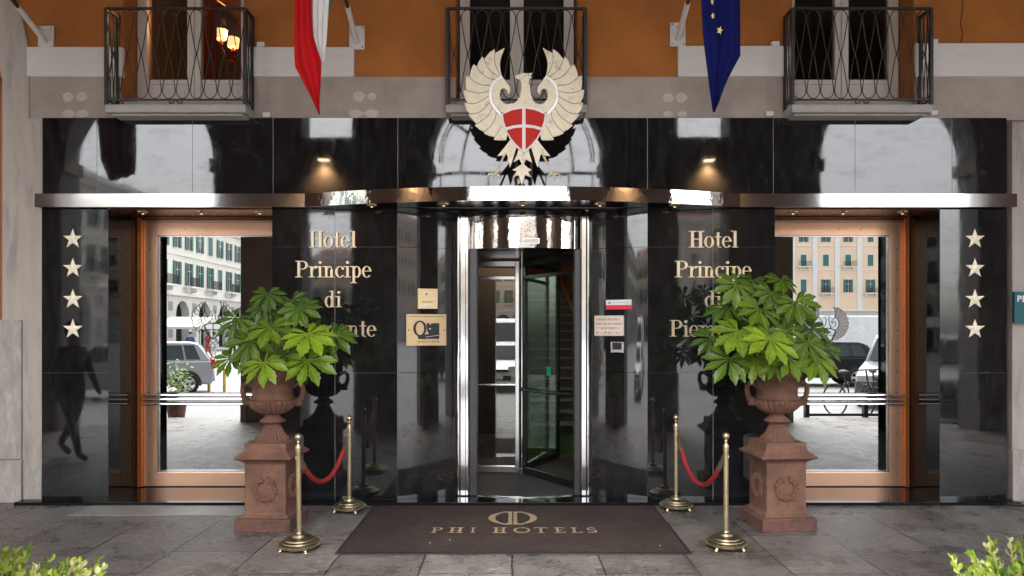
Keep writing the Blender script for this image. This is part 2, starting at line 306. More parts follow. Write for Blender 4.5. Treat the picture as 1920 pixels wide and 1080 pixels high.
# ---------------------------------------------------------------- letters (serif, drawn as strokes)
def ell(cx, cy, rx, ry, tx, ty, a0=0, a1=360, n=None):
    n = n or max(6, int(abs(a1-a0)/10)); ps = []
    o = [(cx+rx*math.cos(R(a0+(a1-a0)*i/n)), cy+ry*math.sin(R(a0+(a1-a0)*i/n))) for i in range(n+1)]
    q = [(cx+(rx-tx)*math.cos(R(a0+(a1-a0)*i/n)), cy+(ry-ty)*math.sin(R(a0+(a1-a0)*i/n))) for i in range(n+1)]
    return [[o[i], o[i+1], q[i+1], q[i]] for i in range(n)]
def rc(x0, x1, y0, y1): return [[(x0, y0), (x1, y0), (x1, y1), (x0, y1)]]
def dot(cx, cy, r): return [[(cx+r*math.cos(i*math.pi/6), cy+r*math.sin(i*math.pi/6)) for i in range(12)]]
T, t_ = .155, .045
def sf(x, y, w=.36): return rc(x-w/2, x+w/2, y, y+t_)
def sfl(x, y): return [[(x-.17, y+.045), (x, y-.01), (x, y+.05), (x-.17, y+.075)]]
G = {
 'H': (.86, [rc(.12,.12+T,t_,1-t_), rc(.58,.58+T,t_,1-t_), rc(.12+T,.58,.49,.49+t_), sf(.2,0,.4), sf(.2,1-t_,.4), sf(.66,0,.4), sf(.66,1-t_,.4)]),
 'o': (.60, [ell(.28,.335,.28,.35,.13,.035)]),
 't': (.42, [rc(.13,.13+.13,.14,.92), rc(0,.38,.62,.665), ell(.30,.15,.17,.16,.1,.04,180,300)]),
 'e': (.58, [ell(.27,.335,.27,.35,.12,.035,8,322), rc(.13,.50,.36,.40), rc(.44,.54,.36,.42)]),
 'l': (.36, [rc(.1,.1+.14,t_,1), sf(.17,0,.34), sfl(.1,.95)]),
 'P': (.76, [rc(.12,.12+T,t_,1-t_), sf(.2,0,.4), rc(0,.40,1-t_,1), rc(.275,.42,.48,.48+t_), ell(.40,.74,.32,.26,.14,.045,-90,90)]),
 'r': (.50, [rc(.11,.11+.13,t_,.66), sf(.175,0,.36), sfl(.11,.61), ell(.40,.44,.16,.24,.05,.05,60,178), dot(.43,.60,.07)]),
 'i': (.36, [rc(.1,.1+.13,t_,.67), sf(.17,0,.35), sfl(.1,.61), dot(.165,.90,.085)]),
 'n': (.68, [rc(.1,.1+.13,t_,.67), sf(.165,0,.33), sfl(.1,.61), ell(.35,.44,.16,.24,.05,.06,0,175), rc(.40,.40+.13,t_,.46), sf(.465,0,.33)]),
 'm': (1.0, [rc(.1,.1+.13,t_,.67), sf(.165,0,.32), sfl(.1,.61), ell(.34,.44,.15,.24,.05,.06,0,175), rc(.38,.38+.13,t_,.46), sf(.445,0,.30), ell(.63,.44,.15,.24,.05,.06,0,175), rc(.67,.67+.13,t_,.46), sf(.735,0,.32)]),
 'c': (.54, [ell(.27,.335,.27,.35,.12,.035,40,322), dot(.43,.54,.075)]),
 'p': (.64, [rc(.1,.1+.13,-.31,.67), sf(.165,-.35,.36), sfl(.1,.61), ell(.33,.335,.24,.35,.12,.04)]),
 'd': (.66, [ell(.25,.335,.24,.35,.12,.04), rc(.38,.38+.13,t_,1), rc(.27,.38,.95,.99), rc(.38,.60,0,t_)]),
 'I': (.42, [rc(.12,.12+T,t_,1-t_), sf(.2,0,.4), sf(.2,1-t_,.4)]),
 'O': (.9, [ell(.42,.5,.42,.51,.11,.07)]),
 'T': (.8, [rc(.32,.32+.14,t_,1-t_), sf(.39,0,.34), rc(0,.78,.93,1), rc(0,.05,.8,.93), rc(.73,.78,.8,.93)]),
 'E': (.7, [rc(.12,.12+.14,0,1), rc(0,.62,0,.07), rc(0,.62,.93,1), rc(.26,.48,.47,.53), rc(.57,.62,.07,.22), rc(.57,.62,.8,.93)]),
 'L': (.7, [rc(.12,.12+.14,0,1), rc(0,.38,.93,1), rc(0,.62,0,.07), rc(.57,.62,.07,.25)]),
 'S': (.6, [ell(.27,.74,.23,.26,.1,.07,20,270), ell(.27,.27,.25,.27,.1,.07,-160,90)]),
}
def word_polys(word):
    x = 0; out = []
    for ch in word:
        adv, gl = G[ch]
        for st in gl:
            for poly in st: out.append([(p[0]+x, p[1]) for p in poly])
        x += adv
    return out
def put_word(mb, word, x0, x1, z0, caph, yf, th=.012, axis='xz'):
    ps = word_polys(word); mn = min(p[0] for q in ps for p in q); mxx = max(p[0] for q in ps for p in q)
    k = (x1-x0)/(mxx-mn)
    for i, q in enumerate(ps):
        d = (i % 9)*.00025
        pts = [(x0+(p[0]-mn)*k, z0+p[1]*caph) for p in q]
        if axis == 'xz': mb.prism(pts, yf-th-d, yf, 'xz')
        else: mb.prism(pts, yf, yf+th+d, 'xy')
    return mb
def sans(name, body, size, m, loc, parent, rot=(R(90), 0, 0), ext=.001, align='CENTER', bold=0, sx=1):
    cu = bpy.data.curves.new(name, 'FONT'); cu.body = body; cu.size = size; cu.extrude = ext; cu.align_x = align; cu.align_y = 'CENTER'; cu.offset = bold
    tmp = bpy.data.objects.new('t', cu); C.objects.link(tmp); dg = bpy.context.evaluated_depsgraph_get(); dg.update()
    me = bpy.data.meshes.new_from_object(tmp.evaluated_get(dg)); bpy.data.objects.remove(tmp); bpy.data.curves.remove(cu)
    me.name = name; me.materials.clear(); me.materials.append(m)
    mx = Matrix.LocRotScale(Vector(loc), Euler(rot), Vector((sx, 1, 1))) ; me.transform(mx)
    o = bpy.data.objects.new(name, me); C.objects.link(o)
    if parent: o.parent = parent; o.matrix_parent_inverse = world_of(parent).inverted()
    return o

# ================================================================ SETTING
F = 6.86                                     # front of the marble
UW = 6.90                                    # upper plaster wall
mb = MB(); mb.box(-18, 18, 1.25, 30, -.3, 0); tag(mb.build('pavement', M['paving']), kind='structure')
mb = MB(); mb.box(-400, 400, -500, 1.249, -.5, -.13); tag(mb.build('ground', M['asphalt']), kind='structure')

# ---------------------------------------------------------------- hotel building
hotel = empty('hotel_building', (.1, 7.2, 0), 'hotel front with orange plaster, iron balconies and a black marble entrance', 'building')
def hp(mb, name, m, **k): return mb.build(name, m, hotel, **k)
WC = [PX(366, 7.16), PX(969, 7.16), PX(1576, 7.16)]        # window centres
wh = .60
ZG, ZB0, ZB1 = PZ(218, UW), PZ(145, UW), PZ(142, UW)
def wallspan(m, x0, x1, y0, y1, z0, z1, name):
    """a strip of wall left open where the windows are"""
    b = MB(); xs = [x0]
    for c in WC:
        if c-wh > x0 and c+wh < x1: xs += [c-wh, c+wh]
    xs.append(x1)
    for i in range(0, len(xs), 2): hp(MB().box(xs[i], xs[i+1], y0, y1, z0, z1), name, m)
ztop = 7.2
wallspan(M['orange'], -18, 18, UW+.004, UW+.5, ZB0, ztop, 'orange_wall')
wallspan(M['grey'], PX(50, UW), 18, UW-.012, UW+.48, ZG-.04, ZB0, 'grey_wall_band')
# white bands (proud, with a rounded end beside the windows)
def band(x0, x1, y0, y1, rl=False, rr=False):
    b = MB(); z0, z1 = PZ(y1, UW), PZ(y0, UW); Yb = UW-.035
    b.box(x0, x1, Yb, UW+.02, z0, z1)
    return hp(b, 'white_wall_band', M['white'], bevel=.008)
band(PX(54, UW), WC[0]-wh+.02, 90, 145.5); band(WC[0]+wh, PX(665, UW), 90, 145.5); band(PX(1270, UW), WC[2]-wh+.02, 88, 145.5); band(WC[2]+wh, 8.5, 83, 145.5)
# repair patches on the grey band
b = MB()
for (x, y, r) in ((127,182,10),(153,181,10),(128,213,12),(154,213,12),(673,181,11),(697,181,8),(667,213,13),(697,213,13),(1253,183,10),(1277,183,11),(1252,214,9),(1280,214,9)):
    c = P(x, y, UW-.014); rr_ = r/190; n = 14
    b = MB(); b.prism([(c.x+rr_*(1+.12*math.sin(i*1.3+x))*math.cos(2*math.pi*i/n), c.z+(min if y > 200 else lambda a, q: a)(rr_*(1+.1*math.cos(i*1.7+x))*math.sin(2*math.pi*i/n)*(.6 if y > 200 else .85), .06)) for i in range(n)], UW-.0145, UW-.008); hp(b, 'plaster_patch', M['patch'])
# cable down the orange wall at right
hp(MB().tube([P(1806, -40, UW-.005), P(1805, 20, UW-.006), P(1801, 45, UW-.006), P(1806, 62, UW-.006), P(1801, 85, UW-.006)], .004, 6), 'wall_cable', M['copperd'])
# little white boxes
for (x, y) in ((489, 84), (500, 216), (1454, 83), (1443, 214), (1751, 212), (1751, 79)):
    c = P(x, y, UW-.03); hp(MB().box(c.x-.035, c.x+.035, UW-.045, UW+.01, c.z-.02, c.z+.025), 'fixing_plate', M['plastic'], bevel=.003)

# marble cladding : slabs with pale joints behind them
def slabs(name, xs, zs, y, th=.03, jt=.005):
    b = MB()
    for i in range(len(xs)-1):
        for j in range(len(zs)-1):
            d = random.uniform(-.0006, .0006)
            x0, x1, z0, z1 = xs[i]+jt/2, xs[i+1]-jt/2, zs[j]+jt*.15, zs[j+1]-jt*.15
            vs = [b.V(x0, y+random.uniform(-.001, .001), z0), b.V(x1, y+random.uniform(-.001, .001), z0), b.V(x1, y+random.uniform(-.001, .001), z1), b.V(x0, y+random.uniform(-.001, .001), z1)]
            vb = [b.V(x0, y+th, z0), b.V(x1, y+th, z0), b.V(x1, y+th, z1), b.V(x0, y+th, z1)]
            b.face(vs); b.face(vb[::-1])
            for q in range(4): b.face([vs[q], vs[(q+1) % 4], vb[(q+1) % 4], vb[q]])
    o = hp(b, name, M['marble'])
    hp(MB().box(xs[0]+.002, xs[-1]-.002, y+.0022, y+.1, zs[0], zs[-1]), 'marble_joint', M['joint'])
    return o
x = lambda p: PX(p, F)
Z0, ZC, ZT = .03, 2.87, PZ(221, F)
slabs('marble_fascia', [x(80), x(182), x(361), x(512), x(746), x(980), x(1214), x(1450), x(1603), x(1785), x(1888)], [2.87, ZT], F)
zj = [Z0, PZ(699, F), ZC]
slabs('marble_pillar', [x(78), x(203)], zj, F); slabs('marble_pillar', [x(1762), x(1888)], zj, F)
zj = [Z0, PZ(699, F), PZ(463, F), ZC]
slabs('marble_wall', [x(510), x(628), x(745)], zj, F); slabs('marble_wall', [x(1214), x(1337), x(1453)], zj, F)
XL0, XL1 = x(745), PX(858, 7.04); XR0, XR1 = x(1214), PX(1104, 7.04)
def curvewall(xa, xb):
    b = MB(); n = 10
    for (z0, z1) in zip(zj, zj[1:]):
        pts = [(xa+(xb-xa)*t, F+.18*t**1.35) for t in [i/n for i in range(n+1)]]
        f = [[b.V(p[0], p[1]+k, z) for p in pts] for (k, z) in ((0, z0+.002), (0, z1-.002), (.05, z1-.002), (.05, z0+.002))]
        for q in range(4):
            a, c = f[q], f[(q+1) % 4]
            for i in range(n): b.face([a[i], a[i+1], c[i+1], c[i]])
    return hp(b, 'curved_marble_wall', M['marble'], smooth=True)
curvewall(XL0, XL1); curvewall(XR0, XR1)
# core behind the marble, returns of the recesses
RL, RR = (PX(203, F), PX(510, F)), (PX(1453, F), PX(1762, F))
b = MB()
b.box(x(79), RL[0]-.01, F+.1, 7.9, 0, 3.7); b.box(RR[1]+.01, x(1887), F+.1, 7.9, 0, 3.7)
b.box(RL[1]+.01, XL1-.05, 7.12, 7.9, 0, 2.85); b.box(XR1+.05, RR[0]-.01, 7.12, 7.9, 0, 2.85)
b.box(RL[1]+.01, XL0, F+.11, 7.12, 0, 2.85); b.box(XR0, RR[0]-.01, F+.11, 7.12, 0, 2.85)
b.box(RL[0], RR[1], F+.101, UW+.39, 2.88, 3.69)
hp(b, 'wall_core', M['dark'])
for (xx, s) in ((RL[1], 1), (RR[0], -1), (RL[0], -1), (RR[1], 1)):
    hp(MB().box(xx, xx+s*.004, F+.004, 7.43, .03, 2.845), 'marble_return', M['ret'])
b = MB().box(-18, PX(80, F)-.02, 7.08, 7.9, 0, ZB0); hp(b, 'side_wall', M['brick']); hp(MB().box(PX(1888, F)+.02, 18, 7.08, 7.9, 0, ZG), 'side_wall', M['brick'])
# threshold slab of black stone
hp(MB().prism([(x(47)-.02, 6.73), (x(1893)+.02, 6.73), (x(1893)+.02, 7.5), (x(47)-.02, 7.5)], 0, .03, 'xy'), 'threshold_slab', M['slabm'], bevel=.003)
# soffits
for (a, c) in (RL, RR): hp(MB().box(a+.002, c-.002, F+.03, 7.46, 2.846, 2.868), 'recess_soffit', M['copperd'])
# pilasters at both ends
pil = MB(); YP = 6.872
xl, xr = PX(4, YP), PX(54, YP)
arc = [(PX(px, YP), PZ(py, YP)) for (px, py) in ((54,222),(54,150),(53,110),(50,80),(45,52),(38,25),(28,0),(15,-30),(-5,-65))]
pil.prism([(xl, PZ(905, YP)), (PX(79, YP), PZ(905, YP)), (PX(79, YP), PZ(222, YP))]+arc+[(PX(-40, YP), PZ(-65, YP)), (xl, PZ(150, YP))], YP, 7.1)
hp(pil, 'stone_pilaster', M['stone'], bevel=.004)
hp(MB().box(xl-.01, PX(42, YP), YP-.02, 7.1, PZ(860, YP), PZ(600, YP)), 'weathered_stone_facing', M['stone_dark'])
b = MB().box(xl-.03, PX(44, YP), YP-.035, 7.1, 0, PZ(862, YP)); b.box(PX(44, YP), PX(79, YP), YP-.01, 7.1, 0, PZ(865, YP)-.02); hp(b, 'pilaster_base', M['stone_dark'], bevel=.006)
b = MB().box(PX(1890, F)+.0, PX(1898, F), 7.0, 7.1, 0, ZG); b.box(PX(1898, 6.93), 5.9, 6.93, 7.1, .5, ZG-.0); hp(b, 'stone_pilaster', M['stone'], bevel=.004)
hp(MB().box(PX(1898, 6.91), 5.92, 6.90, 7.1, 0, .50), 'pilaster_base', M['stone_dark'], bevel=.006)

# ---------------------------------------------------------------- french windows
YF = 7.16
for wi, c in enumerate(WC):
    b = MB(); z0, z1 = PZ(205, YF), 6.6; zp = PZ(153, YF)
    fo = .52
    for (a, d) in ((-fo, -fo+.045), (-.0675, -.008), (.008, .0675), (fo-.045, fo)): b.box(c+a, c+d, YF-.03, YF+.04, z0, z1)
    b.box(c-.008, c+.008, YF-.045, YF, z0, z1)
    for s in (-1, 1):
        a, d = sorted((s*.0675, s*(fo-.045)))
        b.box(c+a, c+d, YF-.012, YF+.03, z0, zp); b.box(c+a, c+d, YF-.028, YF+.03, zp-.035, zp+.01); b.box(c+a, c+d, YF-.028, YF+.03, z1-.15, z1)
        b.box(c+a+.03, c+d-.03, YF-.022, YF, z0+.05, zp-.10)
    b.box(c-fo-.055, c-fo, YF-.02, YF+.05, z0, z1); b.box(c+fo, c+fo+.055, YF-.02, YF+.05, z0, z1)
    win = hp(b, 'french_window', M['winframe'], bevel=.003)
    g = MB(); 
    for s in (-1, 1):
        a, d = sorted((s*.0675, s*(fo-.045))); g.box(c+a, c+d, YF+.006, YF+.010, zp+.01, z1-.15)
    g.build('pane', M['glassw'], win)
    r = MB()
    for s in (-1, 1): r.prism([(c+s*(wh-.008), UW+.001), (c+s*(wh-.008), YF+.3), (c+s*(wh-.002), YF+.3), (c+s*(wh-.002), UW+.001)], z0-.1, 6.7, 'xy')
    hp(r, 'window_reveal', M['orange'])
    hp(MB().box(c-wh+.01, c+wh-.01, UW+.01, YF+.3, z0-.12, z0), 'window_sill', M['slab'])
# room behind the windows
b = MB(); b.box(-4.8, 5, 11, 11.1, 3.6, 7); b.box(-4.8, 5, 7.5, 11, 3.55, 3.6); b.box(-4.9, -4.8, 7.5, 11, 3.6, 7); b.box(5, 5.1, 7.5, 11, 3.6, 7); b.box(-2, -1.9, 7.5, 11, 3.6, 7); b.box(-4.8, 5, 7.5, 11, 6.9, 7)
hp(b, 'room_shell', M['room'])
cb = MB()
for i in range(14):
    u = i/13; X0 = WC[0]+.03+u*.10; cb.tube([(X0+.02*math.sin(i*2.2), YF+.16+.02*math.sin(i*1.9), z) for z in (3.7, 4.6, 5.6, 6.6)], .018, 6)
hp(cb, 'red_curtain', M['curtain'], smooth=True)
cb = MB()
dr = [P(392, -10, 7.9), P(420, 8, 7.9), P(446, 38, 7.9), P(462, 90, 7.9), P(462, -60, 7.9), P(392, -60, 7.9)]
cb.prism([(p.x, p.z) for p in dr], 7.9, 7.96); hp(cb, 'ochre_drape', M['ocurtain'])
cb = MB(); dr = [P(418, -20, 7.8), P(462, 55, 7.8), P(470, -80, 7.8), P(418, -80, 7.8)]
cb.prism([(p.x, p.z) for p in dr], 7.97, 8.0); hp(cb, 'ceiling_stand_in', M['winframe'])  # upright panel stands in for the cream room ceiling

# lit wall lamps inside the left window
ch = empty('chandelier', P(425, 60, 8.2), 'lit red glass chandelier with two cream shades behind the left upper window', 'chandelier')
for (px, py) in ((414, 66), (437, 81)):
    c = P(px, py, 8.0)
    s = MB().lathe([(.058, -.045), (.072, .055), (.070, .055), (.056, -.045)], 18, c).build('lamp_shade', emit('lit_shade', (1, .62, .30), .34), ch, smooth=True)
    MB().tube([c+Vector((0, 0, -.05)), c+Vector((0, 0, -.12)), c+Vector((.03, .05, -.2)), P(428, 112, 8.15)], .012, 6).ball(c+Vector((0, 0, -.1)), .03).ball(c+Vector((.01, 0, -.16)), .022).build('lamp_arm', mat('red_glass', (.35, .02, .015), .1), ch, smooth=True)
    l = bpy.data.lights.new('lamp_glow', 'POINT'); l.energy = 3; l.color = (1, .55, .25); l.shadow_soft_size = .07
    lo = bpy.data.objects.new('lamp_glow', l); C.objects.link(lo); lo.location = c+Vector((0, -.0, .12)); lo.parent = ch; lo.matrix_parent_inverse = world_of(ch).inverted()

# ---------------------------------------------------------------- balconies
YB = 6.68
def balcony(cx_, shift):
    c = cx_; z0 = PZ(187, YB); z1 = PZ(16, YB); hw = PX(1095, YB)-PX(965, YB)
    s = MB(); s.box(c-hw-.01, c+hw+.01, YB-.01, UW, PZ(211, YB), PZ(196, YB)); s.box(c-hw+.03, c+hw-.03, YB+.03, UW, PZ(215, YB), PZ(211, YB))
    slab = hp(s, 'balcony_slab', M['slab'], bevel=.008)
    b = MB(); r = .009
    for zz, t in ((z0, .009), (z1, .012)):
        b.box(c-hw, c+hw, YB-t, YB+t, zz-t*.8, zz+t*.8)
        for sx in (-1, 1): b.box(c+sx*hw-t, c+sx*hw+t, YB+t, UW-.02, zz-t*.8, zz+t*.8)
    zs = PZ(196, YB)
    for sx in (-1, 1):
        b.box(c+sx*hw-.014, c+sx*hw+.014, YB-.014, YB+.014, zs, z1); b.box(c+sx*hw-.012, c+sx*hw+.012, UW-.04, UW-.016, zs, z1)
    def eight(fn, w_):
        hh = (z1-z0)/2-.012; zc = (z0+z1)/2; lw = w_*.47
        for sgn in (1, -1):
            pts = []
            for i in range(37):
                a = i/36; zz = zc-hh*math.cos(math.pi*a)      # bottom -> top
                k = abs(zz-zc)/hh
                ww = lw*math.sqrt(max(0, 1-((k-.80)/.20)**2)) if k > .80 else lw
                if k < .80: ww = lw*(k/.80)**.78
                side = sgn if zz > zc else -sgn
                pts.append(fn(side*ww, zz))
            b.tube(pts, .0048, 5)
        p = fn(0, zc); b.ball(p, .011, 6, 4, (1, 1, 1.6))
    n = 10; w_ = 2*hw/n
    for i in range(n):
        xc = c-hw+w_*(i+.5); eight(lambda dx, zz, xc=xc: (xc+dx, YB, zz), w_)
    for sx in (-1, 1):
        n2 = 3; w2 = (UW-.04-YB)/n2
        for i in range(n2):
            yc = YB+w2*(i+.5); eight(lambda dx, zz, yc=yc: (c+sx*hw, yc+dx, zz), w2)
    b.build('railing', M['iron'], slab)
    b = MB()
    for sx in (-1, 1):
        b.tube([(c+sx*.01, YB, z0-.012), (c+sx*.03, YB, z0-.03), (c+sx*.055, YB, z0-.034), (c+sx*.065, YB, z0-.022), (c+sx*.055, YB, z0-.014)], .006, 6)
    b.build('scroll', M['iron'], slab)
for i, px in enumerate((329.5, 968, 1616)): balcony(PX(px, YB), 0)

# ================================================================ CANOPY
can = empty('entrance_canopy', (.1, 6.5, 2.81), 'polished steel canopy band bulging over the revolving door, gilt lamps on its underside', 'canopy')
YCF = 6.79; XA, XB = PX(65, YCF), PX(1907, YCF); XC0, XC1 = PX(572, YCF), PX(1387, YCF)
def cany(xx):
    if xx <= XC0 or xx >= XC1: return YCF
    half = (XC1-XC0)/2; m_ = (XC0+XC1)/2; sg = .35; rad = (half**2+sg**2)/(2*sg)
    return YCF-(math.sqrt(rad**2-(xx-m_)**2)-(rad-sg))
def strip(xs, z0, z1, th, name, m, off=0, smooth=False):
    b = MB(); n = len(xs)
    lo = [[b.V(xx, cany(xx)+o_, zz) for xx in xs] for (o_, zz) in ((off, z0), (off, z1), (off+th, z1), (off+th, z0))]
    for q in range(4):
        for i in range(n-1): b.face([lo[q][i], lo[q][i+1], lo[(q+1) % 4][i+1], lo[(q+1) % 4][i]])
    b.face([lo[q][0] for q in range(4)]); b.face([lo[q][-1] for q in range(4)])
    return b.build(name, m, can, smooth=smooth)
zc0, zc1 = 2.853, 2.981
strip([XA, XC0-.004], zc0, zc1, .02, 'steel_band', M['steelflat'])
strip([XC0+(XC1-XC0)*i/40 for i in range(41)], zc0, zc1, .02, 'curved_steel_band', M['steel'], smooth=True)
strip([XC1+.004, XB], zc0, zc1, .02, 'steel_band', M['steelflat'])
b = MB(); xs = [XA+.02]+[XC0+(XC1-XC0)*i/40 for i in range(41)]+[XB-.02]
b.prism([(xx, cany(xx)+.021) for xx in xs]+[(XB-.02, F-.002), (XA+.02, F-.002)], zc0+.008, zc1-.006, 'xy'); b.build('soffit', M['soff'], can)
MB().box(XA, XA+.019, YCF+.02, F-.002, zc0, zc1).build('end_plate', M['steelflat'], can); MB().box(XB-.019, XB, YCF+.02, F-.002, zc0, zc1).build('end_plate', M['steelflat'], can)
for (px, Yl) in ((268, 7.02), (378, 7.02), (487, 7.02), (697, 6.70), (832, 6.64), (980, 6.62), (1125, 6.64), (1265, 6.70), (1487, 7.02), (1581, 7.02), (1692, 7.02)):
    c = Vector((PX(px, Yl), Yl, 2.846 if Yl > 7 else 2.859))
    b = MB().lathe([(.045, 0), (.043, -.007), (.030, -.012), (.024, -.018), (.014, -.021)], 20, c, flute=lambda i, a: 1+(.12*math.cos(a*10) if i in (0, 1) else 0))
    l = b.build('ceiling_lamp', M['brass'], can, smooth=True)
    MB().ball(c+Vector((0, 0, -.018)), .013, 10, 6, (1, 1, .6)).build('bulb', emit('warm_bulb', (1, .7, .4), .35), l, smooth=True)
b = MB()
for k in range(6):
    for base in (321, 1500):
        b.ball((PX(base+k*40, 7.2), 7.2, 2.846), .006, 8, 5)
b.build('rivet', M['brass'], can)

# ================================================================ COPPER DOORS
def copper_door(x0, x1, side, label):
    """x0 = outer jamb (side wall), x1 = jamb towards the middle; side -1 left / +1 right"""
    YD = 7.43; d = empty('glass_door', ((x0+x1)/2, YD, .03), label, 'door')
    s = -side                                            # direction from the side wall inwards
    zt, zb, gt, gb = 2.845, .037, PZ(442, YD), PZ(885, YD)
    b = MB()
    xo = x0+s*.055
    b.box(xo, xo+s*.135, YD-.02, YD+.05, zb, zt); b.box(x1-s*.16, x1, YD-.02, YD+.05, zb, zt)
    b.box(xo+s*.135, x1-s*.16, YD-.02, YD+.05, gt, zt); b.box(xo+s*.135, x1-s*.16, YD-.02, YD+.05, zb, gb)
    fr = b.build('copper_frame', M['copper'], d, bevel=.004)
    MB().box(x0, x1, YD-.03, YD+.04, .03, .036).build('sill', M['dark'], d)
    MB().box(x0+s*.005, xo-s*.001, YD-.06, YD+.05, zb, zt).build('corner_post', M['coppero'], d, bevel=.003)
    b = MB(); b.box(xo, x1, YD-.06, YD-.021, 2.815, 2.8445); b.box(xo, x1, YD-.028, YD-.0205, 2.800, 2.806); b.box(xo, x1, YD-.11, YD-.061, 2.832, 2.8445); b.build('top_moulding', M['copperd'], d, bevel=.003)
    g0, g1 = sorted((xo+s*.135, x1-s*.16))
    MB().box(g0, g1, YD+.012, YD+.02, gb, gt).build('mirror_pane', M['mirror'], d)
    b = MB(); e0, e1 = sorted((xo+s*.137, xo+s*.150)); b.box(e0, e1, YD-.004, YD+.011, gb, gt); b.box(g0, g1, YD-.004, YD+.011, gb, gb+.018); b.box(g0, g1, YD-.004, YD+.011, gt-.01, gt); b.build('steel_bead', M['brushed'], d)
    b = MB()
    for k in range(12):
        b.ball((xo+s*.062, YD-.021, .16+k*.215), .0065, 8, 5)
    b.build('rivet', M['rivetd'], d, smooth=True); b = MB()
    for k in range(8): b.ball((xo+s*(.22+k*.222), YD-.021, PZ(430, YD)), .0075, 8, 5)
    b.ball((xo+s*.75, YD-.021, .10), .006, 8, 5)
    b.build('rivet', M['brass'], d, smooth=True)
    b = MB()
    for py in (741, 749, 757.5):
        z = PZ(py, 7.35); q0, q1 = sorted((xo+s*.02, x1-s*.02)); b.tube([(q0, 7.35, z), (q1, 7.35, z)], .0125, 10)
    b.build('push_bar', M['steelflat'], d, smooth=True)
    return d
dl = copper_door(RL[0], RL[1], -1, 'copper-framed mirrored glass door left of the revolving door, reflecting a cream building and silver car')
dr_ = copper_door(RR[1], RR[0], 1, 'copper-framed mirrored glass door right of the revolving door, reflecting a peach building and white van')

# ================================================================ REVOLVING DOOR
AX, AY, RD = .094, 8.07, 1.155
rv = empty('revolving_door', (AX, AY, .03), 'polished steel revolving door with three glass wings in the middle of the black marble front', 'revolving door')
b = MB(); b.box(XL1, XL1+.118, 6.985, 7.10, .03, 2.80); b.box(XR1-.085, XR1, 6.985, 7.10, .03, 2.80); b.build('steel_jamb', M['steelflat'], rv, bevel=.012)
b = MB(); b.box(XL1+.02, XL1+.035, 6.978, 6.984, .03, 2.806); b.box(XR1-.035, XR1-.02, 6.978, 6.984, .03, 2.806); b.box(XL1+.08, XL1+.085, 6.978, 6.984, .03, 2.806); b.build('jamb_groove', M['dark'], rv)
b = MB(); b.box(XL1+.12, XL1+.20, 7.0, 7.12, .03, 2.478); b.box(XR1-.15, XR1-.087, 7.0, 7.12, .03, 2.478); b.build('dark_stile', M['darkgrey'], rv, bevel=.01)
a0 = math.asin(.66/RD)
def arcband(r0, r1, z0, z1, aa, ab, name, m, n=32, smooth=True, parent=rv):
    b = MB(); L = []
    for (r, z) in ((r1, z0), (r1, z1), (r0, z1), (r0, z0)):
        L.append([b.V(AX+r*math.sin(aa+(ab-aa)*i/n), AY-r*math.cos(aa+(ab-aa)*i/n), z) for i in range(n+1)])
    for q in range(4):
        for i in range(n): b.face([L[q][i], L[q][i+1], L[(q+1) % 4][i+1], L[(q+1) % 4][i]])
    b.face([L[q][0] for q in range(4)]); b.face([L[q][-1] for q in range(4)])
    return b.build(name, m, parent, smooth=smooth)
ah = math.asin(.545/RD)
arcband(RD-.02, RD+.004, 2.478, 2.800, -ah, ah, 'curved_steel_header', M['steel'])
arcband(RD-.08, RD-.01, 2.801, 2.868, -R(60), R(60), 'black_fascia_ring', M['marble'])
arcband(RD-.03, RD-.0, .03, .037, -ah, ah, 'curved_threshold_strip', M['brushed'])
for (aa, ab) in ((R(38), R(125)), (R(-125), R(-38))):
    arcband(RD-.01, RD, .15, 2.478, aa, ab, 'curved_glass', M['glassr']); arcband(RD-.03, RD+.02, .03, .15, aa, ab, 'curved_rail', M['dark'])
MB().lathe([(RD-.03, .031), (RD-.03, .0345)], 64, (AX, AY, 0)).build('round_floor_mat', mat('dark_grey_mat', (.045, .042, .042), .9, var=.3, scale=30), rv)
b = MB(); b.lathe([(RD-.025, 2.48), (RD-.025, 2.79)], 48, (AX, AY, 0)); b.build('drum_ceiling', M['dark'], rv)
sp = MB().box(AX-.01, AX-.01+.17, AY-RD-.012, AY-RD-.002, PZ(457, 6.9), PZ(446, 6.9)).build('sensor', M['brushed'], rv, bevel=.003)
MB().box(AX+.0, AX+.15, AY-RD-.016, AY-RD-.012, PZ(455, 6.9), PZ(448, 6.9)).build('sensor_window', M['signwhite'], sp)
MB().tube([(AX, AY, .034), (AX, AY, 2.48)], .028, 16).lathe([(.05, .034), (.05, .09), (.03, .1)], 16, (AX, AY, 0)).build('centre_post', M['steelflat'], rv, smooth=True)
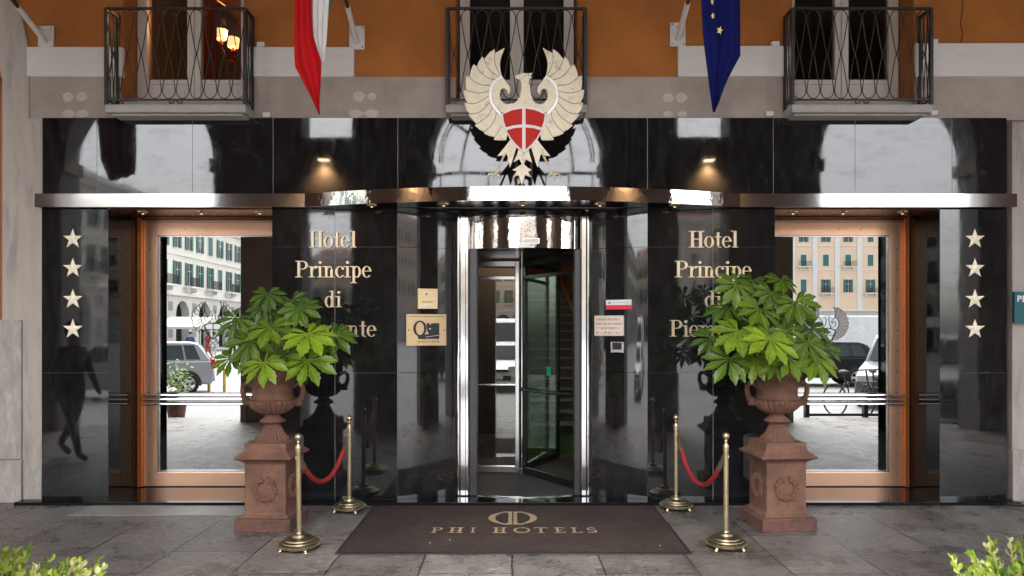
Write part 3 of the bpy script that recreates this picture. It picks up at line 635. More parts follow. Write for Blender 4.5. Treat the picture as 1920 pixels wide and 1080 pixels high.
for wi, ang in enumerate((176.5, -56, 64)):
    wg = []
    d = Vector((math.cos(R(ang)), math.sin(R(ang)), 0)); nn = Vector((-d.y, d.x, 0)); O = Vector((AX, AY, 0))
    def wb(mb, a, c, t, z0, z1, off=0):
        p = [O+d*a+nn*(off-t), O+d*c+nn*(off-t), O+d*c+nn*(off+t), O+d*a+nn*(off+t)]
        mb.prism([(q.x, q.y) for q in p], z0, z1, 'xy'); return mb
    fm = M['brushed'] if wi == 0 else M['dark']
    b = MB(); wb(b, .03, (.075 if wi == 0 else .10), .018, .05, 2.46); wb(b, 1.04, 1.10, .018, .05, 2.46); x_ = .075 if wi == 0 else .10; wb(b, x_, 1.04, .018, .05, .125); wb(b, x_, 1.04, .018, 2.40, 2.46); wb(b, x_, 1.04, .0175, 2.25, 2.29)
    wing = b.build('door_wing', fm, rv, bevel=.004)
    b = MB(); wb(b, x_, 1.04, .004, .125, 2.25); b.build('wing_glass', M['glassd'], wing)
    b = MB(); zb = 1.0 if wi else 1.05
    b.tube([O+d*.06+nn*-.05+Vector((0, 0, zb)), O+d*.98+nn*-.05+Vector((0, 0, zb))], .016 if wi else .008, 10); b.tube([O+d*.06+nn*.05+Vector((0, 0, zb)), O+d*.98+nn*.05+Vector((0, 0, zb))], .016 if wi else .008, 10)
    b.build('push_bar', M['dark'] if wi else M['brushed'], wing, smooth=True)
# sticker on the right wing and a round handle/lock
d = Vector((math.cos(R(-56)), math.sin(R(-56)), 0)); nn = Vector((-d.y, d.x, 0)); O = Vector((AX, AY, 0))
p = O+d*.52-nn*.006; b = MB(); q = [p-d*.035-nn*.002, p+d*.035-nn*.002, p+d*.035, p-d*.035]; b.prism([(v.x, v.y) for v in q], 1.18, 1.28, 'xy'); b.build('green_sticker', M['green'], rv)
# black header behind
hp(MB().box(XL1-.03, XR1+.03, 7.11, 7.2, 2.48, 2.86), 'door_header_backing', M['dark'])

# ---------------------------------------------------------------- lobby behind the door
lob = MB(); lob.box(.18, 2.4, 9.3, 20, -.05, .028); hp(lob, 'lobby_floor', M['greenfl']); hp(MB().box(-1.6, 2.4, 7.6, 9.3, -.05, .0275).box(-1.6, .18, 9.3, 20, -.05, .028), 'dark_lobby_floor', M['steps'])
lob = MB(); lob.box(-1.7, -1.6, 9, 20, 0, 4); lob.box(2.4, 2.5, 9, 20, 0, 4); lob.box(-1.6, 2.4, 7.9, 20, 3.4, 3.5)
lob.box(-1.6, .18, 11.3, 11.4, 0, 3.4); lob.box(-1.7, AX-RD-.03, 7.95, 8.05, 0, 3.4); lob.box(AX+RD+.03, 2.5, 7.95, 8.05, 0, 3.4); hp(lob, 'lobby_walls', mat('dark_lobby_wall', (.022, .018, .016), .7))  # partition left of the stairs added to hide the bright back wall
hp(MB().box(-1.6, 2.4, 16.6, 16.7, 0, 3.4), 'lobby_back_wall', M['orange'])
st = MB()
for k in range(15): st.box(.28, 1.75, 11.2+k*.3, 15.9, .03+k*.165, .03+(k+1)*.165-.03)
hp(st, 'staircase', M['steps'], bevel=.004)
st = MB()
for k in range(15): st.box(.28, 1.75, 11.17+k*.3, 11.48+k*.3, .03+(k+1)*.165-.029, .03+(k+1)*.165)
hp(st, 'stair_treads', mat('step_edge', (.2, .2, .2), .25))
hp(MB().tube([(.86, 15.9, 3.3), (1.25, 11.0, 1.2)], .03, 8).tube([(1.25, 11.0, 1.2), (1.25, 11.0, .03)], .03, 8), 'stair_handrail', M['wood'], smooth=True)
l = bpy.data.lights.new('lobby_fill', 'POINT'); l.energy = 13; l.color = (1, .72, .5); l.shadow_soft_size = .2  # unseen fill light, added to bring out risers and floor
lo = bpy.data.objects.new('lobby_fill', l); C.objects.link(lo); lo.location = (.1, 10.4, 2.95)
lp = MB().ball((.1, 10.4, 3.2), .1, 12, 8, (1, 1, .4)).build('ceiling_lamp', emit('added_globe', (1, .7, .4), .4), None, smooth=True)  # added globe, gives the fill light a fitting
tag(lp, 'added globe lamp on the lobby ceiling, put in to brighten the stairs', 'lamp'); lo.parent = lp

# ================================================================ SIGNS
def sign_group(xs, label):
    t = empty('hotel_lettering', (PX(xs[0][0], F), F, PZ(620, F)), label, 'sign')
    for (wd, (a, c), base) in zip(('Hotel', 'Principe', 'di', 'Piemonte'), xs[1:], (464, 520, 576, 631)):
        put_word(MB(), wd, PX(a, F), PX(c, F), PZ(base, F-.02), PZ(433, F-.02)-PZ(464, F-.02), F-.006, .016).build('word', M['gold'], t)
sign_group([(625, 0), (581, 669), (555, 697), (610, 642), (545, 706)], 'pale gold serif letters reading Hotel Principe di Piemonte left of the revolving door')
sign_group([(1337, 0), (1291, 1383), (1265, 1408), (1321, 1353), (1255, 1417)], 'pale gold serif letters reading Hotel Principe di Piemonte right of the revolving door')
def star(c, r, name, label, grp, m, y):
    pts = [(c.x+(r if i % 2 == 0 else r*.40)*math.sin(i*math.pi/5), c.z+(r if i % 2 == 0 else r*.40)*math.cos(i*math.pi/5)) for i in range(10)]
    b = MB()
    f = [b.V(p[0], y-.008, p[1]) for p in pts]; g = [b.V(p[0], y, p[1]) for p in pts]; cc = b.V(c.x, y-.016, c.z)
    for i in range(10): b.face([f[i], f[(i+1) % 10], cc]); b.face([f[i], f[(i+1) % 10], g[(i+1) % 10], g[i]])
    b.face(g); o = b.build(name, m); return tag(o, label, 'star', grp)
ordn = ('topmost', 'second from the top', 'third from the top', 'lowest')
for (px, side) in ((136.5, 'left'), (1828, 'right')):
    for k, py in enumerate((448, 503, 561, 617)):
        star(P(px, py, F-.01), .098, 'star', 'gilt five-pointed star, %s of the four on the %s marble pillar' % (ordn[k], side), 'gilt stars on the marble pillars', M['stargold'], F-.004)

def plate(name, x0, x1, y0, y1, Y, m, label, cat, th=.01, rot=0, bev=.002, back=0):
    c = P((x0+x1)/2, (y0+y1)/2, Y); hw = (x1-x0)/2*Y/FP; hh = (y1-y0)/2*Y/FP
    t = empty(name, (c.x, c.y, c.z), label, cat, rz=rot)
    def loc(o):
        o.parent = t; o.matrix_parent_inverse = Matrix.Identity(4); return o
    o = loc(MB().box(-hw, hw, -th, 0+back, -hh, hh).build('plate', m, None, bevel=bev))
    return t, hw, hh, loc, th
def cy(px):                       # depth of the curved wall at a photo x
    for Y in [F+i*.002 for i in range(100)]:
        X = PX(px, Y); tt = (X-XL0)/(XL1-XL0) if px < 980 else (XR0-X)/(XR0-XR1)
        if Y >= F+.18*max(0, min(1, tt))**1.35: return Y
    return 7.04
t, hw, hh, loc, th = plate('small_plaque', 783, 820, 541.5, 579, cy(801)-.014, M['plaquet'], 'small square gilt plaque with raised rim above the quality hotel plaque', 'plaque', rot=.30, back=.03)
b = MB(); e = .012
b.box(-hw, hw, -.018, -.0102, hh-e, hh); b.box(-hw, hw, -.018, -.0102, -hh, -hh+e); b.box(-hw, -hw+e, -.018, -.0102, -hh+e, hh-e); b.box(hw-e, hw, -.018, -.0102, -hh+e, hh-e); loc(b.build('rim', M['plaquet'], None))
b = MB()
for i in range(14): b.box(-.056+i*.008, -.051+i*.008+.002*(i%3), -.0105, -.0102, -.034, -.026-.002*(i%2))
loc(b.build('writing', M['copperd'], None)); b = MB(); b.box(-.055, .055, -.0105, -.0102, -.062, -.052); loc(b.build('pale_line', M['signwhite'], None)); loc(MB().ball((-.01, -.011, .045), .01, 8, 5, (1, .1, 1)).build('emblem_dot', M['copperd'], None))
t, hw, hh, loc, th = plate('brass_plaque', 761.5, 837, 589, 648, cy(799)-.014, M['plaqueb'], 'brass plaque with black ringed Q emblem reading QUALITY HOTEL left of the door', 'plaque', rot=.30, back=.05)
k = hw/37.75                      # metres per photo px
def q(px, py): return ((px-799.25)*k, -(py-618.5)*k)
b = MB(); 
for pp in ell(*q(787, 616), 12.6*k, 15*k, 5*k, 3*k, 0, 360, 28): b.prism(pp, -.0125, -.010)
for s in ((783, 629, 790, 633), (790, 627, 799, 636)): 
    a, c = q(s[0], s[1]), q(s[2], s[3]); b.box(a[0], c[0], -.0128, -.010, c[1], a[1])
a, c = q(783.5, 635.5), q(794, 628); b.box(a[0], c[0], -.0131, -.010, a[1], c[1])
a, c = q(801, 635.5), q(823.5, 606); b.box(a[0], c[0], -.0134, -.010, a[1], c[1])
b.prism([q(799, 606.5), q(802, 606.5), q(802, 635), q(797, 635), q(801, 622)], -.0137, -.010)
loc(b.build('emblem', M['black'], None))
b = MB()
for (px, py) in ((806.5, 607), (806, 616.5), (801.5, 625)):
    c = q(px, py); b.prism([(c[0]+(2.2 if i % 2 == 0 else 1)*k*math.sin(i*math.pi/5), c[1]+(2.2 if i % 2 == 0 else 1)*k*math.cos(i*math.pi/5)) for i in range(10)], -.0150, -.014)
b.ribbon([q(798, 632), q(808, 630.5), q(823, 628.5)], .7*k, -.0150, -.014)
loc(b.build('emblem_stars', M['signwhite'], None))
loc(sans('writing', 'QUALITY HOTEL', .0285, M['copperd'], (q(803.5, 0)[0], -.0112, q(0, 640.5)[1]), None, sx=1.02))
b = MB(); b.ball((-.0+q(766, 0)[0], -.011, q(0, 619)[1]), .007, 8, 5, (1, .3, 1)); b.ball((q(833.5, 0)[0], -.011, q(0, 619)[1]), .007, 8, 5, (1, .3, 1)); loc(b.build('screw', M['copperd'], None))
b = MB()
for i in range(26): b.box((-.185+i*.0142), (-.185+i*.0142+.006+.004*(i*7 % 3)/2), -.0108, -.0102, hh-.027, hh-.02)
loc(b.build('small_writing', M['copperd'], None))

t, hw, hh, loc, th = plate('red_white_sign', 1136, 1184, 562, 580, cy(1160)-.014, M['signwhite'], 'small sign with white upper half and red lower half right of the door', 'sign', rot=-.30, back=.04)
loc(MB().box(-hw, hw, -.0115, -.0102, -hh, -.005).build('red_field', M['signred'], None))
b = MB(); b.prism([(-hw+.02, .006), (-hw+.055, .006), (-hw+.036, hh-.008)], -.0112, -.0102)
for i in range(12): b.box(-hw+.065+i*.0135, -hw+.074+i*.0135, -.0110, -.0102, .014, .020)
loc(b.build('grey_mark', mat('greyprint', (.25, .33, .32), .5), None))
t, hw, hh, loc, th = plate('notice_plate', 1114, 1170, 591.5, 630, cy(1142)-.014, M['plaquep'], 'pale metal notice plate with four lines of brown writing right of the door', 'sign', rot=-.30, bev=.008, back=.04)
random.seed(3)
b = MB()
for ln in range(4):
    X = -hw+.022; z = hh-.038-ln*.044
    while X < hw-.03:
        wl = random.uniform(.008, .014); kk = random.choice((0, 1, 2, 3))
        b.box(X, X+.003, -.0108, -.0102, z-.009, z+.009)
        if kk != 1: b.box(X+.003, X+wl, -.0108, -.0102, z+.006, z+.009)
        if kk != 2: b.box(X+.003, X+wl, -.0108, -.0102, z-.009, z-.006)
        if kk in (0, 3): b.box(X+wl, X+wl+.003, -.0108, -.0102, z-.009, z+.009)
        X += wl+(.016 if random.random() < .2 else .008)
loc(b.build('writing', M['copperd'], None))
t, hw, hh, loc, th = plate('door_intercom', 1146, 1170, 641, 661, cy(1158)-.012, M['dark'], 'small steel-edged black key card reader below the notice plate', 'card reader', th=.02, rot=-.30, back=.04)
b = MB(); b.box(-hw, -hw+.016, -.028, -.0202, -hh, hh); b.box(hw-.018, hw, -.028, -.0202, -hh, hh); b.box(-hw+.016, hw-.018, -.026, -.0202, -hh+.004, -hh+.028); b.box(-hw+.016, hw-.018, -.026, -.0202, hh-.006, hh); loc(b.build('steel_trim', M['brushed'], None))

c = P(1903, 547, 6.86)
sg = empty('teal_sign', (c.x, 6.88, c.z-.15), 'teal sign with white bold letters on the stone pilaster at the right edge', 'sign')
MB().box(c.x, c.x+.42, 6.865, 6.90, PZ(605, 6.86), c.z).build('plate', M['teal'], sg, bevel=.002)
sans('writing', 'BR', .088, M['signwhite'], (PX(1907.5, 6.86), 6.864, PZ(561, 6.86)), sg, align='LEFT', bold=.003)

# ================================================================ EAGLE EMBLEM
EY = 6.455
em = empty('eagle_emblem', (PX(982, EY), EY, PZ(348, EY)), 'ivory eagle emblem with spread wings and red quartered shield above the canopy', 'emblem')
def E(u, v): p = P(865+u/8, 85+v/8, EY); return (p.x, p.z)
def mir(pts): return [(937*2-u, v) for (u, v) in pts]
wing = [(1262,470),(1285,390),(1297,280),(1280,180),(1225,40),(1290,78),(1368,122),(1375,60),(1450,110),(1530,212),(1558,172),(1605,240),(1642,322),(1690,285),(1732,380),(1750,480),(1806,458),(1812,560),(1790,682),(1842,665),(1828,780),(1775,872),(1832,865),(1795,970),(1742,1032),(1768,1045),(1705,1120),(1642,1182),(1672,1200),(1600,1262),(1530,1298),(1535,1318),(1460,1355),(1370,1375),(1388,1418),(1290,1425),(1200,1420),(1180,1300),(1260,1120),(1290,1000),(1360,960),(1420,860),(1440,720),(1415,610),(1350,530)]
inner = [(1262,470),(1350,530),(1415,610),(1440,720),(1420,860),(1360,960),(1290,1010),(1200,1000),(1060,950),(1080,880),(1110,872),(1180,890),(1240,870),(1290,810),(1300,740),(1290,680),(1260,655),(1220,655),(1192,680),(1182,720),(1172,746),(1150,722),(1140,680),(1150,620),(1200,560),(1245,490)]
body = [(820,960),(760,890),(830,840),(880,770),(902,650),(902,580),(885,535),(865,515),(830,515),(805,490),(815,462),(870,440),(930,425),(985,425),(1010,428),(1066,418),(1042,450),(1056,490),(1020,512),(1010,560),(1030,640),(1042,740),(1068,820),(1110,872),(1090,960),(937,1000)]
tail = [(865,1540),(835,1640),(780,1758),(870,1706),(905,1780),(830,1835),(765,1870),(830,1886),(770,1978),(860,1945),(908,2105),(955,1945),(1052,1982),(1000,1900),(1055,1868),(985,1830),(940,1780),(975,1712),(1062,1760),(1025,1640),(1005,1540)]
thigh = [(1040,1500),(1080,1440),(1140,1420),(1240,1550),(1335,1665),(1248,1650),(1225,1630),(1190,1640),(1142,1835),(1110,1740)]
for pts, s in ((wing, 0), (mir(wing), 0)): MB().prism([E(*p) for p in pts], EY-.006, EY+.012).build('wing', M['ivory'], em)
for pts in (inner, mir(inner)): MB().prism([E(*p) for p in pts], EY-.010, EY+.011).build('wing_arm', M['ivory'], em)
MB().prism([E(*p) for p in body], EY-.013, EY+.010).build('head_and_neck', M['ivory'], em)
MB().prism([E(*p) for p in tail], EY-.004, EY+.009).build('tail', M['ivory'], em)
for pts, sgn in ((thigh, 1), (mir(thigh), -1)):
    MB().prism([E(*p) for p in pts], EY-.007, EY+.008).build('thigh', M['ivory'], em)
    def L(u, v): u = 937+sgn*(u-937); p = E(u, v); return Vector((p[0], EY, p[1]))
    b = MB().tube([L(1210, 1600), L(1340, 1900), L(1372, 1930)], .011, 8)
    for toe in ([(1372,1925),(1310,1950),(1285,1995)], [(1385,1930),(1405,1990),(1400,2035)], [(1385,1925),(1460,1930),(1505,1990)]): b.tube([L(*p) for p in toe], .009, 8, rr=[.011, .009, .006])
    b.build('leg', M['ivory'], em, smooth=True)
lines = [[(1372,122),(1372,250),(1332,370),(1278,455)],[(1532,212),(1480,330),(1400,420),(1310,472)],[(1642,322),(1572,420),(1480,490),(1370,522)],[(1750,480),(1660,560),(1560,598),(1440,602)],[(1790,682),(1680,712),(1560,716),(1450,686)],[(1775,872),(1680,878),(1560,830),(1462,765)],[(1742,1032),(1640,1022),(1540,960),(1448,860)],[(1642,1182),(1540,1115),(1460,1040),(1412,940)],[(1530,1300),(1440,1220),(1370,1110),(1348,1010)],[(1372,1377),(1315,1290),(1272,1200)]]
def smoothline(pts, n=8):
    P_ = [pts[0]]+list(pts)+[pts[-1]]; out = []
    for i in range(1, len(P_)-2):
        for k in range(n):
            t = k/n; p0, p1, p2, p3 = [Vector(p) for p in P_[i-1:i+3]]
            out.append(.5*((2*p1)+(p2-p0)*t+(2*p0-5*p1+4*p2-p3)*t*t+(3*p1-p0-3*p2+p3)*t**3))
    out.append(Vector(pts[-1])); return out
b = MB()
for l in lines:
    for pts in (l, mir(l)): MB().ribbon([E(*p) for p in smoothline(pts)], .0042, EY-.0085, EY-.0055).build('feather_line', M['black'], em)
for (u, v, r) in ((945, 475, 9),): b.prism([E(u+r*math.cos(i), v+r*math.sin(i)) for i in range(6)], EY-.0145, EY-.012)
for seg in ([(985,430),(970,470)], [(1010,435),(1005,475)], [(1035,460),(1060,470)]): b.ribbon([E(*p) for p in seg], .004, EY-.0145, EY-.012)
b.build('head_marks', M['black'], em)
b = MB(); arc_ = [(1262,474),(1350,530),(1412,610),(1440,720),(1425,850),(1360,960),(1285,1035)]
for pts in (arc_, mir(arc_)): b.ribbon([E(*p) for p in smoothline(pts)], .0145, EY-.0135, EY-.009)
b.build('pale_edging', mat('silvery_edge', (.60, .60, .62), .35, metal=.5), em)
half = [(937,930),(1050,938),(1180,972),(1290,1045),(1272,1150),(1220,1275),(1135,1430),(1045,1540),(937,1618)]
MB().prism([E(*p) for p in half+mir(half)[-2:0:-1]], EY-.019, EY+.005).build('shield', M['palew'], em, bevel=.001)
b = MB()
for f in ([(622,1045),(760,985),(912,957),(912,1195),(790,1208),(668,1240),(638,1150)], [(680,1285),(790,1252),(912,1242),(912,1572),(820,1490),(745,1400)]):
    for pts in (f, mir(f)): b.prism([E(*p) for p in pts], EY-.0215, EY-.018)
b.build('red_field', M['redenamel'], em)
MB().tube([(PX(968, EY), EY+.03, 2.975), (PX(968, EY), EY+.02, 3.5)], .012, 8).tube([(PX(996, EY), EY+.03, 2.975), (PX(996, EY), EY+.02, 3.5)], .012, 8).build('support_rod', M['dark'], em)
# etched eagle on the two mirrored doors
def decal(px, py, sc, label, fill):
    Y = 7.435; c = P(px, py, Y); d = empty('etched_eagle', c, label, 'glass emblem')
    def D(u, v): return (c.x+(u-937)/8*sc*Y/FP, c.z-(v-1080)/8*sc*Y/FP)
    b = MB()
    for pts in (wing, mir(wing)): b.ribbon([D(*p) for p in pts+pts[:1]], .0035, Y+.0, Y+.003)
    for l in lines:
        for pts in (l, mir(l)): b.ribbon([D(*p) for p in pts], .003, Y+.0, Y+.003)
    for q_ in (tail, body, inner, mir(inner), thigh, mir(thigh)): b.ribbon([D(*p) for p in q_+q_[:1]], .003, Y, Y+.003)
    b.ribbon([D(*p) for p in tail[:2]], .003, Y, Y+.003); b.build('outline', mat('etched_grey', (.10, .095, .09), .6), d)
    b = MB(); b.ribbon([D(*p) for p in half+mir(half)[-2:0:-1]+half[:1]], .007, Y-.003, Y-.0005); b.ribbon([D(937, 930), D(937, 1618)], .005, Y-.004, Y-.0031); b.ribbon([D(650, 1240), D(937, 1200), D(1224, 1240)], .005, Y-.0052, Y-.0042); b.build('shield_outline', M['dark'], d)
    if fill:
        b = MB()
        for pts in (wing, mir(wing)): b.prism([D(*p) for p in pts], Y+.0032, Y+.005)
        b.build('frosted_wing', mat('frosted', (.48, .46, .44), .7), d)
decal(399, 612, .36, 'small eagle with shield etched in thin lines on the left mirrored door', False)
decal(1551, 622, .36, 'small eagle with frosted wings etched on the right mirrored door', True)

# ================================================================ PEDESTALS, URNS, PLANTS
def rect_lathe(mb, prof, c):                 # square section profile (half width, z)
    rings = []
    for (h, z) in prof: rings.append([mb.V(c[0]+sx*h, c[1]+sy*h, c[2]+z) for sx, sy in ((-1,-1),(1,-1),(1,1),(-1,1))])
    for a, b2 in zip(rings, rings[1:]):
        for j in range(4): mb.face([a[j], a[(j+1) % 4], b2[(j+1) % 4], b2[j]])
    mb.face(rings[0][::-1]); mb.face(rings[-1])
def pedestal(X, Y, rz, label):
    t = empty('pedestal', (0, 0, 0), label, 'pedestal', 'terracotta pedestals')
    b = MB(); rect_lathe(b, [(.234, 0), (.236, .10), (.228, .108), (.205, .112)], (0, 0, 0)); b.build('plinth', M['terra2'], t, bevel=.006)
    b = MB(); rect_lathe(b, [(.205, .112), (.195, .125), (.178, .135), (.172, .15), (.172, .555), (.178, .562)], (0, 0, 0)); b.build('shaft', M['terra'], t, bevel=.005)
    b = MB(); rect_lathe(b, [(.178, .562), (.185, .575), (.20, .585), (.238, .60), (.242, .612), (.238, .618), (.185, .655), (.180, .665), (.175, .725)], (0, 0, 0))
    for sx in range(-10, 11):
        for (ax, ay) in ((sx*.0185, -.192), (-.192, sx*.0185), (.192, sx*.0185)): b.ball((ax, ay, .580), .008, 6, 4)
    b.build('cornice', M['terra'], t, bevel=.003)
    for ang in (0, R(90), R(-90)):
        b = MB(); n = 44; m_ = Matrix.Rotation(ang, 3, 'Z')
        for i in range(n):
            a = R(-70)+R(320)*i/(n-1)+R(0); rad = .083
            for kk in (-1, 1):
                p = Vector(((rad+kk*.009)*math.sin(a+R(180)-R(90)+R(0)), -.176, .345+(rad+kk*.009)*math.cos(a+R(90))))
                b.ball(m_ @ p, .0135+.004*math.sin(i*2.1+kk), 6, 4, (1, 1.2, 1.25))
        for sx in (-1, 1):
            b.tube([m_ @ Vector(p) for p in ((0, -.176, .262), (sx*.03, -.18, .268), (sx*.06, -.178, .258), (sx*.08, -.176, .264))], .007, 6)
        b.build('wreath', M['terra'], t, smooth=True)
    t.location = (X, Y, 0); t.rotation_euler = (0, 0, rz); t.matrix_basis = Matrix.LocRotScale(Vector((X, Y, 0)), Euler((0, 0, rz)), None)
    return t
def urn(X, Y, z, label):
    t = empty('urn', (0, 0, 0), label, 'urn', 'terracotta urns')
    def fl(amp, n): return lambda i, a: 1
    prof = [(.140, 0), (.135, .008), (.122, .018), (.098, .04), (.082, .066), (.072, .095), (.068, .108)]
    MB().lathe([(.148, 0), (.146, .006), (.135, .01)], 40).build('foot_ring', M['terra'], t, smooth=True)
    MB().lathe([(r, zz+.006) for r, zz in prof], 96, flute=lambda i, a: 1+(.16*abs(math.sin(a*11)) if 1 < i < 7 else 0)).build('foot', M['terra'], t, smooth=True, angle=60)
    MB().lathe([(.066, .112), (.074, .116), (.075, .124), (.066, .130), (.064, .142), (.068, .150), (.098, .158), (.109, .168), (.104, .178), (.085, .190), (.068, .205), (.058, .218), (.056, .228)], 40).build('knop', M['terra'], t, smooth=True, angle=50)
    lobe = [(.05, .224), (.085, .232), (.125, .252), (.158, .285), (.178, .320), (.184, .345), (.180, .355)]
    MB().lathe(lobe, 144, flute=lambda i, a: 1+(.12*abs(math.sin(a*12)) if 0 < i < 6 else 0)).build('bowl', M['terra'], t, smooth=True, angle=60)
    up = [(.180, .352), (.188, .358), (.187, .364), (.172, .378), (.166, .40), (.168, .45), (.174, .485), (.182, .492), (.186, .50), (.194, .56), (.205, .60), (.225, .63), (.240, .638), (.242, .648), (.232, .652), (.205, .645), (.19, .60)]
    nn_ = 96
    ub = MB().lathe(up, nn_)
    for i in range(16):
        a = i*2*math.pi/16; pts = []
        for k in range(9):
            q_ = k/8*math.pi*2; pts.append((math.cos(a+.11*math.cos(q_)+.1*k/8)*(.196+.0+.004*k/8), math.sin(a+.11*math.cos(q_)+.1*k/8)*(.196+.004*k/8), .545+.035*math.sin(q_)))
        ub.tube(pts, .0065, 5)
    for i in range(30):
        a = i*2*math.pi/30; ub.ball((math.cos(a)*.186, math.sin(a)*.186, .497), .007, 6, 4)
    ub.build('rim', M['terra'], t, smooth=True, angle=50)
    MB().lathe([(.185, .60), (.185, .612)], 24).build('soil', M['soil'], t)
    for s in (-1, 1):
        b = MB(); pts = [(s*.168, 0, .455), (s*.20, 0, .485), (s*.232, 0, .492), (s*.256, 0, .465), (s*.258, 0, .42), (s*.246, 0, .37), (s*.225, 0, .335), (s*.195, 0, .315)]
        b.tube(pts, .02, 10, rr=[.016, .018, .019, .020, .021, .024, .03, .03])
        b.ball((s*.222, -.002, .338), .034, 10, 8, (1, .9, 1.1)); b.ball((s*.236, -.012, .318), .022, 8, 6); b.ball((s*.242, -.018, .345), .013, 6, 5)
        b.tube([(s*.215, -.03, .36), (s*.235, -.045, .365), (s*.245, -.04, .34), (s*.232, -.035, .328)], .008, 6); b.tube([(s*.215, .03, .36), (s*.235, .045, .365), (s*.245, .04, .34)], .008, 6)
        b.build('handle', M['terra'], t, smooth=True)
    t.location = (X, Y, z); t.matrix_basis = Matrix.Translation((X, Y, z)); return t

def leafmat():
    m = bpy.data.materials.new('fatsia_leaf'); m.use_nodes = True; n = m.node_tree; b = n.nodes['Principled BSDF']
    uv = n.nodes.new('ShaderNodeUVMap'); sp = n.nodes.new('ShaderNodeSeparateXYZ'); n.links.new(uv.outputs[0], sp.inputs[0])
    ab = n.nodes.new('ShaderNodeMath'); ab.operation = 'ABSOLUTE'; n.links.new(sp.outputs[0], ab.inputs[0])
    rib = n.nodes.new('ShaderNodeMapRange'); rib.inputs[1].default_value = .035; rib.inputs[2].default_value = .10; rib.inputs[3].default_value = 1; rib.inputs[4].default_value = 0; n.links.new(ab.outputs[0], rib.inputs[0])
    # side veins: stripes of v - |u|
    sb = n.nodes.new('ShaderNodeMath'); sb.operation = 'MULTIPLY_ADD'; n.links.new(ab.outputs[0], sb.inputs[0]); sb.inputs[1].default_value = -.16; n.links.new(sp.outputs[1], sb.inputs[2])
    mu = n.nodes.new('ShaderNodeMath'); mu.operation = 'MULTIPLY'; mu.inputs[1].default_value = 9; n.links.new(sb.outputs[0], mu.inputs[0])
    fr = n.nodes.new('ShaderNodeMath'); fr.operation = 'FRACT'; n.links.new(mu.outputs[0], fr.inputs[0])
    vr = n.nodes.new('ShaderNodeMapRange'); vr.inputs[1].default_value = 0; vr.inputs[2].default_value = .16; vr.inputs[3].default_value = .32; vr.inputs[4].default_value = 0; n.links.new(fr.outputs[0], vr.inputs[0])
    mxx = n.nodes.new('ShaderNodeMath'); mxx.operation = 'MAXIMUM'; n.links.new(rib.outputs[0], mxx.inputs[0]); n.links.new(vr.outputs[0], mxx.inputs[1])
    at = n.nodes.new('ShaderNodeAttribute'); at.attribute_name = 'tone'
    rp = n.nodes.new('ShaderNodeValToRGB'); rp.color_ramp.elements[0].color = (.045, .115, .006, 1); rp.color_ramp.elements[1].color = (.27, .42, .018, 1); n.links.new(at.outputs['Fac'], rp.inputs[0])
    nz = n.nodes.new('ShaderNodeTexNoise'); nz.inputs['Scale'].default_value = 18; nz.inputs['Detail'].default_value = 4
    tc = n.nodes.new('ShaderNodeTexCoord'); n.links.new(tc.outputs['Object'], nz.inputs['Vector'])
    mr = n.nodes.new('ShaderNodeMapRange'); mr.inputs[1].default_value = .3; mr.inputs[2].default_value = .7; mr.inputs[3].default_value = .72; mr.inputs[4].default_value = 1.25; n.links.new(nz.outputs[0], mr.inputs[0])
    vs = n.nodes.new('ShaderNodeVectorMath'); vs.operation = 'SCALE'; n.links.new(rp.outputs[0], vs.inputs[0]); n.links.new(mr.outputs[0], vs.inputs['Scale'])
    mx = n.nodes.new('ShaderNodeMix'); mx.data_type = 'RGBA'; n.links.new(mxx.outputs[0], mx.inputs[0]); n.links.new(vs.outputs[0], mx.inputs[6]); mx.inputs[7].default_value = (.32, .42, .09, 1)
    n.links.new(mx.outputs[2], b.inputs['Base Color']); b.inputs['Roughness'].default_value = .38
    b.inputs['Coat Weight'].default_value = .15
    bp = n.nodes.new('ShaderNodeBump'); bp.inputs['Distance'].default_value = .003; bp.invert = True; n.links.new(mxx.outputs[0], bp.inputs['Height']); n.links.new(bp.outputs[0], b.inputs['Normal'])
    # thin leaf: some light comes through
    o = n.nodes['Material Output']; tr = n.nodes.new('ShaderNodeBsdfTranslucent'); ms = n.nodes.new('ShaderNodeMixShader'); ms.inputs[0].default_value = .22
    n.links.new(mx.outputs[2], tr.inputs[0]); n.links.new(b.outputs[0], ms.inputs[1]); n.links.new(tr.outputs[0], ms.inputs[2]); n.links.new(ms.outputs[0], o.inputs[0])
    return m
LEAF = leafmat()
